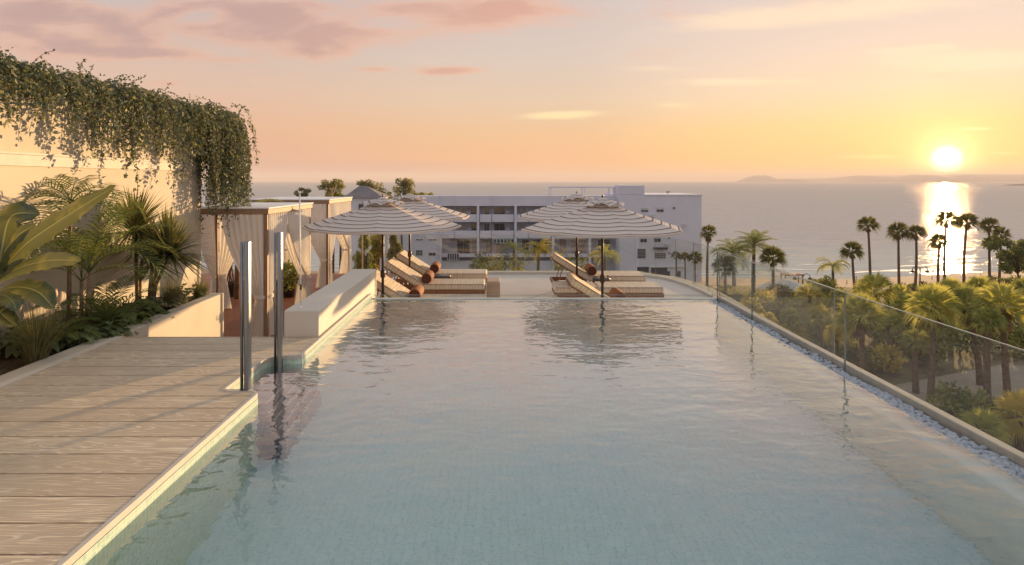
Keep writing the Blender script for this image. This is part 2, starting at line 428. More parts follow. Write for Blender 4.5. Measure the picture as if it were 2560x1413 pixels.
    w = wpos(b); X, Y, Z = b.sep(w)
    s1 = b.noise(b.mapping(w, (0.005, 0.05, 1)), 1.0, 4, 0.6, 0.3)
    s2 = b.noise(b.mapping(w, (0.045, 0.40, 1), (0, 0, 0.08)), 1.0, 3, 0.55, 0.2)
    s3 = b.noise(b.mapping(w, (0.09, 1.5, 1), (0, 0, -0.05)), 1.0, 3, 0.6, 0.2)
    s4 = b.noise(b.mapping(w, (0.022, 0.13, 1), (0, 0, 0.06)), 1.0, 4, 0.6, 0.4)
    h = b.add(b.mul(s1, 1.2), b.mul(s2, 0.8), b.mul(s3, 0.16), b.mul(s4, 3.0))
    shallow = b.step(Y, 210.0, 118.0)
    col = b.mix(shallow, (0.40, 0.42, 0.45, 1), (0.46, 0.53, 0.53, 1))
    nb = bump(b, h, 1.0, 1.1)
    df = b.new('ShaderNodeBsdfDiffuse'); b.put(df.inputs[0], col)
    gs = b.new('ShaderNodeBsdfGlossy', distribution='BECKMANN'); gs.inputs['Roughness'].default_value = 0.25; gs.inputs['Anisotropy'].default_value = 0.8; b.put(gs.inputs['Tangent'], b.comb(1.0, 0.0, 0.0)); gs.inputs[0].default_value = (0.95, 0.80, 0.60, 1); b.put(gs.inputs['Normal'], nb)
    lw = b.new('ShaderNodeLayerWeight'); lw.inputs['Blend'].default_value = 0.5; b.put(lw.inputs['Normal'], nb)
    mx = b.new('ShaderNodeMixShader'); b.put(mx.inputs[0], b.step(lw.outputs['Facing'], 0.55, 1.0, 0.05, 0.52))
    m.node_tree.links.new(df.outputs[0], mx.inputs[1]); m.node_tree.links.new(gs.outputs[0], mx.inputs[2]); m.node_tree.links.new(mx.outputs[0], o.inputs[0])
    MATS['sea_water'] = m
    # ground sheets
    def ground(name, c1, c2, c3, s=0.35, rough=0.95):
        m, b, o = mat_base(name); w = wpos(b)
        col = b.mix(b.step(b.noise(w, s, 5, 0.65), 0.35, 0.65), c1, c2)
        col = b.mix(b.step(b.noise(w, s * 5, 4, 0.6), 0.5, 0.75), col, c3)
        principled(b, o, col, rough, 0.15, normal=bump(b, b.noise(w, s * 20, 4), 0.5, 0.08)); MATS[name] = m
    ground('garden_ground', (0.13, 0.11, 0.05), (0.21, 0.17, 0.085), (0.24, 0.19, 0.12))
    ground('sand', (0.34, 0.26, 0.19), (0.42, 0.32, 0.24), (0.30, 0.22, 0.16), 0.2)
    ground('lawn', (0.12, 0.13, 0.035), (0.20, 0.19, 0.05), (0.15, 0.15, 0.05), 0.3)
    ground('sand_path', (0.30, 0.25, 0.19), (0.36, 0.30, 0.23), (0.27, 0.22, 0.17), 0.5)
    # balustrade glass
    m, b, o = mat_base('clear_glass')
    fr = b.new('ShaderNodeFresnel'); fr.inputs[0].default_value = 1.7
    geo = b.new('ShaderNodeNewGeometry')
    fac = b.mul(fr.outputs[0], b.m('SUBTRACT', 1.0, geo.outputs['Backfacing']))   # only the outer faces mirror
    tr = b.new('ShaderNodeBsdfTransparent'); tr.inputs[0].default_value = (0.93, 0.95, 0.94, 1)
    gs = b.new('ShaderNodeBsdfGlossy'); gs.inputs['Roughness'].default_value = 0.0
    mx = b.new('ShaderNodeMixShader')
    m.node_tree.links.new(fac, mx.inputs[0]); m.node_tree.links.new(tr.outputs[0], mx.inputs[1]); m.node_tree.links.new(gs.outputs[0], mx.inputs[2])
    m.node_tree.links.new(mx.outputs[0], o.inputs[0]); MATS['clear_glass'] = m
    plain('glass_side', (0.24, 0.28, 0.26), 0.2, 0.6)
    plain('glass_edge', (0.30, 0.32, 0.30), 0.95, 0.05)
    # curtain cloth
    m, b, o = mat_base('curtain_cloth')
    wv = b.noise(b.mapping(wpos(b), (40, 40, 4)), 1.0, 4, 0.6)
    col = b.mix(wv, (0.84, 0.80, 0.73, 1), (0.90, 0.87, 0.81, 1))
    df = b.new('ShaderNodeBsdfDiffuse'); b.put(df.inputs[0], col)
    tl = b.new('ShaderNodeBsdfTranslucent'); b.put(tl.inputs[0], col)
    mx = b.new('ShaderNodeMixShader'); mx.inputs[0].default_value = 0.3
    m.node_tree.links.new(df.outputs[0], mx.inputs[1]); m.node_tree.links.new(tl.outputs[0], mx.inputs[2]); m.node_tree.links.new(mx.outputs[0], o.inputs[0])
    MATS['curtain_cloth'] = m
    # parasol cloth, stripes follow the UV
    m, b, o = mat_base('parasol_cloth')
    ux, uy, _ = b.sep(b.new('ShaderNodeUVMap').outputs[0])
    k = b.m('FRACT', b.add(b.mul(uy, 9.0), 0.35))
    s1 = b.mul(b.step(k, 0.0, 0.03), b.step(k, 0.24, 0.21))
    s2 = b.mul(b.step(k, 0.40, 0.42), b.step(k, 0.50, 0.48))
    st = b.m('MAXIMUM', s1, b.mul(s2, 0.35))
    cl = b.mix(b.noise(wpos(b), 30, 3), (0.66, 0.60, 0.55, 1), (0.76, 0.70, 0.65, 1))
    col = b.mix(st, cl, (0.25, 0.185, 0.165, 1))
    df = b.new('ShaderNodeBsdfDiffuse'); b.put(df.inputs[0], col)
    tl = b.new('ShaderNodeBsdfTranslucent'); b.put(tl.inputs[0], col)
    mx = b.new('ShaderNodeMixShader'); mx.inputs[0].default_value = 0.2
    m.node_tree.links.new(df.outputs[0], mx.inputs[1]); m.node_tree.links.new(tl.outputs[0], mx.inputs[2]); m.node_tree.links.new(mx.outputs[0], o.inputs[0])
    MATS['parasol_cloth'] = m
    # ticking-striped cushion cloth (stripes run across the bed, along local x)
    m, b, o = mat_base('cushion_cloth')
    oc = coords(b, 'Object'); X, Y, Z = b.sep(oc)
    n = b.noise(b.comb(b.mul(X, 26.0), b.mul(Y, 1.5), b.mul(Z, 1.5)), 1.0, 3, 0.7)
    k = b.m('FRACT', b.mul(X, 14.0))
    st = b.m('MAXIMUM', b.mul(b.step(k, 0.80, 0.86), 0.7), b.mul(b.step(n, 0.5, 0.62), 0.6))
    col = b.mix(st, (0.70, 0.62, 0.50, 1), (0.50, 0.40, 0.30, 1))
    principled(b, o, col, 0.85, 0.1, normal=bump(b, n, 0.2, 0.004)); MATS['cushion_cloth'] = m
    m, b, o = mat_base('bolster_cloth')
    n = b.noise(b.mapping(coords(b, 'Object'), (3, 40, 3)), 2.0, 4, 0.6)
    col = b.mix(b.step(n, 0.35, 0.65), (0.22, 0.085, 0.05, 1), (0.36, 0.165, 0.09, 1))
    principled(b, o, col, 0.8, 0.15); MATS['bolster_cloth'] = m
    plain('bolster_end', (0.11, 0.04, 0.025), 0.8)
make_materials()

# ------------------------------------------------------------------ mesh helpers
class MB:
    def __init__(s): s.v = []; s.f = []; s.uv = None
    def quad(s, a, b, c, d):
        i = len(s.v); s.v += [tuple(a), tuple(b), tuple(c), tuple(d)]; s.f.append((i, i + 1, i + 2, i + 3)); return s
    def tri(s, a, b, c):
        i = len(s.v); s.v += [tuple(a), tuple(b), tuple(c)]; s.f.append((i, i + 1, i + 2)); return s
    def box(s, x0, x1, y0, y1, z0, z1, bev=0.0):
        if bev <= 0:
            i = len(s.v)
            s.v += [(x, y, z) for z in (z0, z1) for y in (y0, y1) for x in (x0, x1)]
            s.f += [tuple(i + k for k in q) for q in ((0, 2, 3, 1), (4, 5, 7, 6), (0, 1, 5, 4), (2, 6, 7, 3), (0, 4, 6, 2), (1, 3, 7, 5))]
            return s
        # bevelled box: chamfer all edges
        c = bev; i = len(s.v)
        P = {}
        def vid(p):
            if p not in P: P[p] = len(s.v); s.v.append(p)
            return P[p]
        xs, ys, zs = (x0, x1), (y0, y1), (z0, z1)
        def cor(ix, iy, iz, ax):
            p = [xs[ix], ys[iy], zs[iz]]
            for k, (lo, idx) in enumerate(((xs, ix), (ys, iy), (zs, iz))):
                if k != ax: p[k] += c if idx == 0 else -c
            return vid(tuple(p))
        for ax in range(3):
            for e in (0, 1):
                o = [k for k in range(3) if k != ax]
                q = []
                for a_, b_ in ((0, 0), (1, 0), (1, 1), (0, 1)):
                    t = [0, 0, 0]; t[ax] = e; t[o[0]] = a_; t[o[1]] = b_
                    q.append(cor(*t, ax))
                flip = (e == 0) != (ax == 1)
                s.f.append(tuple(reversed(q)) if flip else tuple(q))
        for ax in range(3):
            o = [k for k in range(3) if k != ax]
            for a_ in (0, 1):
                for b_ in (0, 1):
                    t0 = [0, 0, 0]; t1 = [0, 0, 0]; t0[ax] = 0; t1[ax] = 1
                    for t in (t0, t1): t[o[0]] = a_; t[o[1]] = b_
                    s.f.append((cor(*t0, o[0]), cor(*t1, o[0]), cor(*t1, o[1]), cor(*t0, o[1])))
        for ix in (0, 1):
            for iy in (0, 1):
                for iz in (0, 1):
                    s.f.append((cor(ix, iy, iz, 0), cor(ix, iy, iz, 1), cor(ix, iy, iz, 2)))
        return s
    def tube(s, pts, rad, n=8, cap=True):
        pts = [Vector(p) for p in pts]
        if not isinstance(rad, (list, tuple)): rad = [rad] * len(pts)
        i0 = len(s.v); ref = None
        for k, p in enumerate(pts):
            t = (pts[min(k + 1, len(pts) - 1)] - pts[max(k - 1, 0)])
            t = t.normalized() if t.length > 1e-9 else Vector((0, 0, 1))
            if ref is None: ref = Vector((1, 0, 0)) if abs(t.x) < 0.9 else Vector((0, 1, 0))
            a = (ref - t * ref.dot(t)).normalized(); bb = t.cross(a); ref = a
            for j in range(n):
                an = 2 * math.pi * j / n
                q = p + (a * math.cos(an) + bb * math.sin(an)) * rad[k]
                s.v.append(tuple(q))
        for k in range(len(pts) - 1):
            for j in range(n):
                s.f.append((i0 + k * n + j, i0 + k * n + (j + 1) % n, i0 + (k + 1) * n + (j + 1) % n, i0 + (k + 1) * n + j))
        if cap:
            s.f.append(tuple(i0 + j for j in reversed(range(n))))
            s.f.append(tuple(i0 + (len(pts) - 1) * n + j for j in range(n)))
        return s
    def lathe(s, prof, n=16, c=(0, 0, 0)):
        i0 = len(s.v)
        for (r, z) in prof:
            for j in range(n):
                a = 2 * math.pi * j / n
                s.v.append((c[0] + r * math.cos(a), c[1] + r * math.sin(a), c[2] + z))
        for k in range(len(prof) - 1):
            for j in range(n):
                s.f.append((i0 + k * n + j, i0 + k * n + (j + 1) % n, i0 + (k + 1) * n + (j + 1) % n, i0 + (k + 1) * n + j))
        if prof[0][0] > 1e-6: s.f.append(tuple(i0 + j for j in reversed(range(n))))
        if prof[-1][0] > 1e-6: s.f.append(tuple(i0 + (len(prof) - 1) * n + j for j in range(n)))
        return s
    def prism(s, poly, z0, z1):
        """vertical prism over a counter-clockwise polygon"""
        i = len(s.v); n = len(poly)
        s.v += [(p[0], p[1], z0) for p in poly] + [(p[0], p[1], z1) for p in poly]
        s.f.append(tuple(i + k for k in reversed(range(n)))); s.f.append(tuple(i + n + k for k in range(n)))
        for k in range(n): s.f.append((i + k, i + (k + 1) % n, i + n + (k + 1) % n, i + n + k))
        return s
    def xform(s, M, start=0):
        for k in range(start, len(s.v)): s.v[k] = tuple(M @ Vector(s.v[k]))
        return s
    def build(s, name, mat, parent=None, smooth=False, loc=None):
        me = bpy.data.meshes.new(name)
        me.from_pydata(s.v, [], s.f)
        if s.uv:
            ul = me.uv_layers.new(name='UVMap')
            for lp in me.loops: ul.data[lp.index].uv = s.uv[lp.vertex_index]
        if smooth: me.polygons.foreach_set('use_smooth', [True] * len(me.polygons))
        me.materials.append(MATS[mat])
        me.update()
        o = bpy.data.objects.new(name, me); COL.objects.link(o)
        if parent: o.parent = parent
        if loc: o.location = loc
        return o

def tag(o, label=None, cat=None, group=None, kind=None):
    if label: o['label'] = label
    if cat: o['category'] = cat
    if group: o['group'] = group
    if kind: o['kind'] = kind
    return o
def thing(name, label, cat, loc=(0, 0, 0), rotz=0.0, group=None):
    o = bpy.data.objects.new(name, None); COL.objects.link(o)
    o.empty_display_size = 0.2
    o.location = loc; o.rotation_euler = (0, 0, rotz)
    return tag(o, label, cat, group)
def structure(o): o['kind'] = 'structure'; return o
def copy_tree(o, parent=None):
    c = o.copy(); COL.objects.link(c); c.parent = parent
    for ch in list(o.children): copy_tree(ch, c)
    return c
U = rnd.uniform

# ------------------------------------------------------------------ ground, sea, hills
ZG = -16.2          # garden level
ZS = -16.75         # sea level
FL = -1.2           # sun terrace and red terrace level
WL = -0.09          # pool water level

def shore(x):
    pts = [(-400, 150), (-120, 138), (20, 121), (64, 117), (112, 130), (170, 150), (400, 235)]
    for (x0, y0), (x1, y1) in zip(pts, pts[1:]):
        if x <= x1: return y0 + (y1 - y0) * max(0, (x - x0)) / (x1 - x0)
    return pts[-1][1]
xs = [-400 + 10 * i for i in range(81)]
def strip(mb, fn, zf):
    """sheet between two curves of x"""
    rows = []
    for x in xs:
        rows.append([(x, y, zf(x, y)) for y in fn(x)])
    for a, c in zip(rows, rows[1:]):
        for j in range(len(a) - 1): mb.quad(a[j], c[j], c[j + 1], a[j + 1])
    return mb
structure(strip(MB(), lambda x: (-120, 40, shore(x) - 14), lambda x, y: ZG).build('ground', 'garden_ground'))
def zb(x, y):
    t = (y - (shore(x) - 14)) / 26
    return ZG - 1.2 * t if t > 0 else ZG
structure(strip(MB(), lambda x: (shore(x) - 14, shore(x) - 5, shore(x) + 2, shore(x) + 12), zb).build('beach', 'sand'))
structure(MB().quad((-14000, 90, ZS), (14000, 90, ZS), (14000, 15000, ZS), (-14000, 15000, ZS)).build('sea', 'sea_water'))
for (d0, wd, ph) in ((3.2, 1.5, 0.0), (9.5, 0.9, 2.0), (17.0, 0.7, 4.1)):
    m = MB(); sx = [-150 + 1.5 * i for i in range(220)]
    e = [(x, shore(x) + d0 + 0.9 * math.sin(x * 0.11 + ph) + 0.35 * math.sin(x * 0.43 + ph), max(0.04, wd * (0.6 + 0.5 * math.sin(x * 0.17 + ph * 2) + 0.3 * math.sin(x * 0.71 + ph)))) for x in sx]
    for p, q in zip(e, e[1:]): m.quad((p[0], p[1], ZS + 0.05), (q[0], q[1], ZS + 0.05), (q[0], q[1] + q[2], ZS + 0.09), (p[0], p[1] + p[2], ZS + 0.09))
    structure(m.build('surf', 'foam'))
def poly_sheet(name, mat, pts, z):
    m = MB(); m.v = [(p.x, p.y, z) for p in pts]; m.f = [tuple(range(len(pts)))]
    o = m.build(name, mat)
    if o.data.polygons[0].normal.z < 0: o.data.flip_normals()
    return structure(o)
poly_sheet('lawn', 'lawn', [on(1800, 716, ZG), on(2010, 713, ZG), on(2030, 724, ZG), on(1960, 733, ZG), on(1790, 735, ZG)], ZG + 0.03)
poly_sheet('path', 'sand_path', [on(2230, 965, ZG), on(2560, 900, ZG), on(2800, 880, ZG), on(2900, 960, ZG), on(2560, 1010, ZG), on(2360, 1040, ZG), on(2200, 1010, ZG)], ZG + 0.02)

def hill(name, ridge, Y, depth):
    """ridge: (px, py) along the skyline"""
    m = MB(); n = len(ridge); rows = []
    r = random.Random(3)
    for t, hf in ((0, 0), (0.25, 0.5), (0.5, 0.85), (0.75, 1.0), (1.2, 0.7), (1.8, 0.0)):
        row = []
        for (px, py) in ridge:
            yy = Y + depth * (t - 0.75)
            top = at(px, py, Y).z
            z = ZS - 1 + (top - ZS + 1) * hf * (1 + (r.uniform(-0.08, 0.08) if 0 < hf < 1 else 0))
            row.append(((px - VX) * Y / F, yy, z))
        rows.append(row)
    for a, c in zip(rows, rows[1:]):
        for k in range(n - 1): m.quad(a[k], a[k + 1], c[k + 1], c[k])
    return structure(m.build(name, 'rock', smooth=True))
hill('rock_island', [(1862, 455), (1872, 446), (1880, 440.5), (1890, 438.5), (1900, 439.5), (1912, 438), (1922, 441), (1935, 447), (1950, 454)], 9000, 500)
rg = [(1945, 454)] + [(px, 447.5 - 0.02 * (px - 1955)) for px in range(1955, 2090, 15)] + [(2095, 444), (2120, 441), (2140, 439)]
rr = random.Random(5)
rg += [(px, 438.5 - 0.0075 * (px - 2140) + rr.uniform(-0.9, 0.9)) for px in range(2160, 2900, 20)]
hill('far_headland', rg, 9000, 1500)
hill('sand_spit', [(2500, 465), (2520, 461.8), (2545, 460.2), (2580, 459.3), (2640, 458.5), (2760, 458)], 2300, 40)

# ------------------------------------------------------------------ hotel below the terraces
H = thing('hotel_building', 'pale plastered hotel block that carries the pool and the terraces', 'building', (0, 8, ZG))
hm = MB()
hm.box(-16, 5.62, -14, -8.45, 0, 14.9).box(-16, -2.6, -0.0 - 8.4, 11.6, 0, 14.9)
hm.box(-2.59, 5.62, 1.75, 11.6, 0, 14.9).box(-2.59, 3.46, -8.4, 1.74, 0, 14.0)
hm.build('wall', 'hotel_wall', H)

# ------------------------------------------------------------------ pool deck
def deck_edge(y):
    """right-hand limit of the boards at a given y (the boards stop at the coping)"""
    if y < 5.09: return -2.032
    if y < 5.19:
        t = (y - 5.09) / 0.10
        return -2.032 - 0.10 * (1 - math.sqrt(max(0, 1 - t * t)))
    if y < 5.96: return -2.352
    if y < 6.21:
        t = (y - 5.96) / 0.25
        return -2.352 + 0.32 * (1 - math.sqrt(max(0, 1 - t * t)))
    return -2.032
m = MB()
y0 = 2.893 - 0.2663 * 22
while y0 < 6.9:
    a, c = y0 + 0.006, min(y0 + 0.2583, 6.93)
    ys = [a + (c - a) * k / 8 for k in range(9)]
    for e in (5.1895, 5.1905):
        if a < e < c: ys.append(e)
    ys.sort()
    right = [(deck_edge(y), y) for y in ys]
    poly = [(-4.24, a)] + right + [(-4.24, c)]
    m.prism(poly, -0.028, 0.0)
    y0 += 0.2663
m.box(-4.26, -2.4, -3.2, 6.90, -0.10, -0.032)
m.box(-4.26, -2.4, 6.905, 6.93, -0.26, -0.030)
structure(m.build('pool_deck', 'deck_boards'))

# coping around the pool edge
def path_strip(mb, path, w0, w1, z0, z1):
    """strip following an xy path, between offsets w0 and w1 to its left"""
    n = len(path); P = [Vector(p) for p in path]
    L = []
    for k in range(n):
        ta = (P[k] - P[k - 1]).normalized() if k > 0 else None
        tb = (P[k + 1] - P[k]).normalized() if k < n - 1 else None
        t = ((ta or tb) + (tb or ta)).normalized()
        nn = Vector((-t.y, t.x)); c = max(0.45, nn.dot(Vector((-(tb or ta).y, (tb or ta).x))))
        L.append((P[k] + nn * (w0 / c), P[k] + nn * (w1 / c)))
    for (a0, a1), (b0, b1) in zip(L, L[1:]):
        i = len(mb.v)
        mb.v += [(a0.x, a0.y, z0), (b0.x, b0.y, z0), (b1.x, b1.y, z0), (a1.x, a1.y, z0), (a0.x, a0.y, z1), (b0.x, b0.y, z1), (b1.x, b1.y, z1), (a1.x, a1.y, z1)]
        mb.f += [tuple(i + k for k in q) for q in ((3, 2, 1, 0), (4, 5, 6, 7), (0, 1, 5, 4), (2, 3, 7, 6))]
    return mb
cop = [(-2.0, -3.2), (-2.0, 5.06)]
for k in range(1, 7):
    a = k / 6 * math.pi / 2
    cop.append((-2.0 - 0.10 * (1 - math.cos(a)), 5.06 + 0.10 * math.sin(a)))
cop += [(-2.26, 5.16), (-2.32, 5.20), (-2.32, 5.98)]
for k in range(1, 8):
    a = k / 7 * math.pi / 2
    cop.append((-2.32 + 0.20 * (1 - math.cos(a)), 5.98 + 0.20 * math.sin(a)))
cop += [(-2.06, 6.18), (-2.0, 6.22), (-2.0, 6.93), (-2.0, 9.6)]
structure(path_strip(MB(), cop, 0.003, 0.029, -0.036, 0.003).build('pool_coping', 'trim'))
# white trim and planter kerb on the garden side of the deck
structure(MB().box(-4.33, -4.243, -3.2, 6.93, -0.3, 0.006).build('deck_edging', 'low_wall'))

# ------------------------------------------------------------------ pool
m = MB()   # basin walls under the coping
zt, zbm = -0.037, -1.35
for (a, c) in zip(cop, cop[1:]): m.quad((a[0], a[1], zbm), (c[0], c[1], zbm), (c[0], c[1], zt), (a[0], a[1], zt))
structure(m.build('pool_wall', 'pool_wall_tile'))
m = MB().quad((-2.32, -3.2, zbm), (3.3, -3.2, zbm), (3.3, 9.58, zbm), (-2.32, 9.58, zbm))
structure(m.build('pool_floor', 'pool_tile'))
m = MB().quad((-2.0, 9.56, zbm), (3.27, 9.56, zbm), (3.27, 9.56, WL - 0.004), (-2.0, 9.56, WL - 0.004))
m.quad((-2.0, -3.2, zbm), (3.27, -3.2, zbm), (3.27, -3.2, 0), (-2.0, -3.2, 0))
structure(m.build('pool_end_wall', 'pool_tile'))
structure(MB().box(3.06, 3.27, -3.2, 9.555, zbm, -0.17, 0.02).build('pool_ledge', 'pool_ledge'))
m = MB()   # steep recessed steps of the ladder niche
for k in range(5):
    m.box(-2.318, -1.99 + 0.045 * k, 5.215 if k == 0 else 5.17, 6.16 if k == 0 else 6.22, zbm + 0.001, -0.24 - 0.17 * k, 0.008)
structure(m.build('pool_steps', 'step_tile'))
m = MB()
for k in range(5):
    m.box(-2.004 + 0.045 * k, -1.988 + 0.045 * k, 5.22 if k == 0 else 5.18, 6.15 if k == 0 else 6.21, -0.2395 - 0.17 * k, -0.234 - 0.17 * k)
structure(m.build('step_nosing', 'trim'))
# water surface
wp = [(-1.99, -3.19), (3.235, -3.19), (3.235, 9.60), (-1.995, 9.60)] + [(p[0] - 0.002, p[1]) for p in reversed(cop[1:-1])]
m = MB(); m.v = [(x, y, WL) for x, y in wp]; m.f = [tuple(range(len(wp)))]
structure(m.build('pool_water', 'pool_water'))
# overflow rim at the far end
structure(MB().box(-2.05, 3.48, 9.602, 9.66, -1.19, WL + 0.012, 0.004).build('overflow_rim', 'pool_ledge'))
structure(MB().box(-2.0, 3.40, 9.663, 9.678, -0.5, WL + 0.05).build('rim_glass', 'clear_glass'))
structure(MB().box(-2.0, 3.40, 9.6635, 9.6775, WL + 0.0505, WL + 0.055).build('rim_glass_edge', 'glass_edge'))
# pebble drain and kerb along the sea side
structure(MB().box(3.271, 3.405, -3.2, 9.6, -0.5, -0.135).build('drain_channel', 'gravel_ledge'))
structure(MB().box(3.40, 3.48, -3.2, 9.6, -0.6, -0.045, 0.006).build('pool_kerb', 'curb'))
import bmesh
def ico(sub):
    bm = bmesh.new(); bmesh.ops.create_icosphere(bm, subdivisions=sub, radius=1.0)
    v = [tuple(x.co) for x in bm.verts]; f = [tuple(q.index for q in p.verts) for p in bm.faces]; bm.free()
    return v, f
IV, IF = ico(2)
m = MB(); pr = random.Random(11)
y = 2.2
while y < 9.6:
    for q in range(5 if y < 6 else 4):
        x = pr.uniform(3.20, 3.37) + 0.02 * math.sin(y * 5.1)
        a, bb, c = pr.uniform(0.020, 0.032), pr.uniform(0.016, 0.024), pr.uniform(0.011, 0.017)
        z = -0.112 + pr.uniform(-0.004, 0.014)
        ang = pr.uniform(0, 3.14); ca, sa = math.cos(ang), math.sin(ang); i = len(m.v)
        m.v += [(x + (vx * a * ca - vy * bb * sa), y + (vx * a * sa + vy * bb * ca), z + vz * c) for vx, vy, vz in IV]
        m.f += [tuple(i + k for k in f) for f in IF]
    y += 0.0165 if y < 6 else 0.022
tag(m.build('pebbles', 'pebble', smooth=True), 'pale grey pebbles filling the drain strip beside the glass', 'pebbles', kind='stuff')
structure(MB().box(3.20, 3.270, -3.19, 9.59, -0.1695, -0.125).build('pebble_shelf', 'pool_ledge'))

# glass balustrade beside the pool
def glass_panel(name, label, a, c, z0, z1, group, th=0.018):
    a = Vector((a[0], a[1])); c = Vector((c[0], c[1])); d = (c - a); L = d.length; ang = math.atan2(d.y, d.x)
    t = thing(name, label, 'glass panel', (a.x, a.y, z0), ang, group)
    MB().box(0, L, -th / 2, th / 2, 0, z1 - z0).build('pane', 'clear_glass', t)
    MB().box(0, L, -th / 2, th / 2, z1 - z0 + 0.0005, z1 - z0 + 0.005).build('top_edge', 'glass_edge', t)
    MB().box(L + 0.001, L + 0.0028, -th / 2, th / 2, 0, z1 - z0).build('side_edge', 'glass_side', t)
    return t
gz = CZ - 3.40 / 3.086
ys = [0.3, 3.1, 3.394 * F / (2112 - VX), 3.394 * F / (1880 - VX), 9.60]
glab = ['clear glass panel nearest the camera beside the pool, running out of frame', 'clear glass panel beside the pool above the widest stretch of pebbles',
        'clear glass panel in the middle of the pool side, before the narrowing pebbles', 'clear glass panel beside the pool ending at its far corner']
for k in range(4):
    glass_panel('glass_panel', glab[k], (3.394, ys[k] + 0.004), (3.394, ys[k + 1] - 0.004), -0.13, gz, 'glass balustrade panels beside the pool')

# handrail posts of the pool steps
def rail_post(label, x, y, z0, ztop):
    t = thing('handrail_post', label, 'handrail', (x, y, z0), 0, 'steel handrail posts of the pool steps')
    prof = []
    m = MB()
    n = 20; hh = ztop - z0
    i0 = len(m.v)
    for z, s in ((0, 1), (hh - 0.006, 1), (hh, 0.9)):
        for j in range(n):
            a = 2 * math.pi * j / n
            sx = math.copysign(abs(math.cos(a)) ** 0.75, math.cos(a)); sy = math.copysign(abs(math.sin(a)) ** 0.75, math.sin(a))
            m.v.append((sx * 0.023 * s + 0.008, sy * 0.045 * s, z))
    for k in range(2):
        for j in range(n): m.f.append((i0 + k * n + j, i0 + k * n + (j + 1) % n, i0 + (k + 1) * n + (j + 1) % n, i0 + (k + 1) * n + j))
    m.f.append(tuple(i0 + 2 * n + j for j in range(n)))
    m.build('rail', 'steel', t, True)
    MB().tube([(-0.030, -0.03, 0), (-0.030, -0.03, hh - 0.004)], 0.0125, 12).build('side_tube', 'steel', t, True)
    return t
p = on(617, 974, 0.0)
rail_post('upright steel handrail post standing on the deck tip, nearer the camera', p.x, p.y, 0.0, at(612, 603, p.y).z)
rail_post('upright steel handrail post standing in the pool step water, farther away', -2.19, 6.10, -0.26, at(699, 580, 6.10).z)

# ------------------------------------------------------------------ low white wall by the pool, slim pole
tag(MB().box(-2.44, -2.05, 6.935, 10.2, FL, 0.297, 0.012).build('low_wall', 'low_wall'), 'long low white plastered wall between the pool and the red terrace', 'wall')
p = on(752, 768, 0.297)
t = thing('slim_pole', 'slim white pole standing upright on the low white wall', 'pole', (p.x, p.y, 0.297))
hp = at(750, 486, p.y).z - 0.297
MB().tube([(0, 0, 0.012), (-0.008, 0, hp * 0.5), (-0.012, 0, hp)], 0.0085, 8).build('shaft', 'white_paint', t, True)
MB().lathe([(0.028, 0), (0.028, 0.006), (0.014, 0.014)], 14).build('foot', 'white_paint', t, True)
MB().tube([(-0.001, 0, hp * 0.155), (-0.002, 0, hp * 0.20)], 0.0115, 8).build('clamp', 'dark_metal', t, True)

# ------------------------------------------------------------------ planter and garden wall at left
WX = -5.5
tag(MB().box(-4.52, -4.335, -3.2, 9.65, FL, 0.0, 0.008).build('planter_wall', 'white_wall'), 'white plastered planter wall beside the wooden deck', 'planter wall')
structure(MB().box(WX + 0.002, -4.522, -3.2, 9.62, -1.19, -0.06).build('soil_bed', 'soil'))
W = thing('garden_wall', 'tall cream plastered wall behind the planting bed, vines over its top', 'wall', (WX, 0, FL))
MB().box(-0.35, 0, -4, 11.3, 0, 2.06 - FL - 0.002).build('wall_base', 'white_wall', W)
MB().box(-0.35, 0.03, -4, 11.3, 2.06 - FL, 2.085 - FL).build('ledge', 'trim', W)
MB().box(-0.35, 0.022, -4, 11.3, 1.93 - FL, 2.06 - FL - 0.003).build('band', 'trim', W)
MB().box(-0.35, -0.004, -4, 12.2, 2.087 - FL, 3.02 - FL).build('upper_wall', 'white_wall', W)

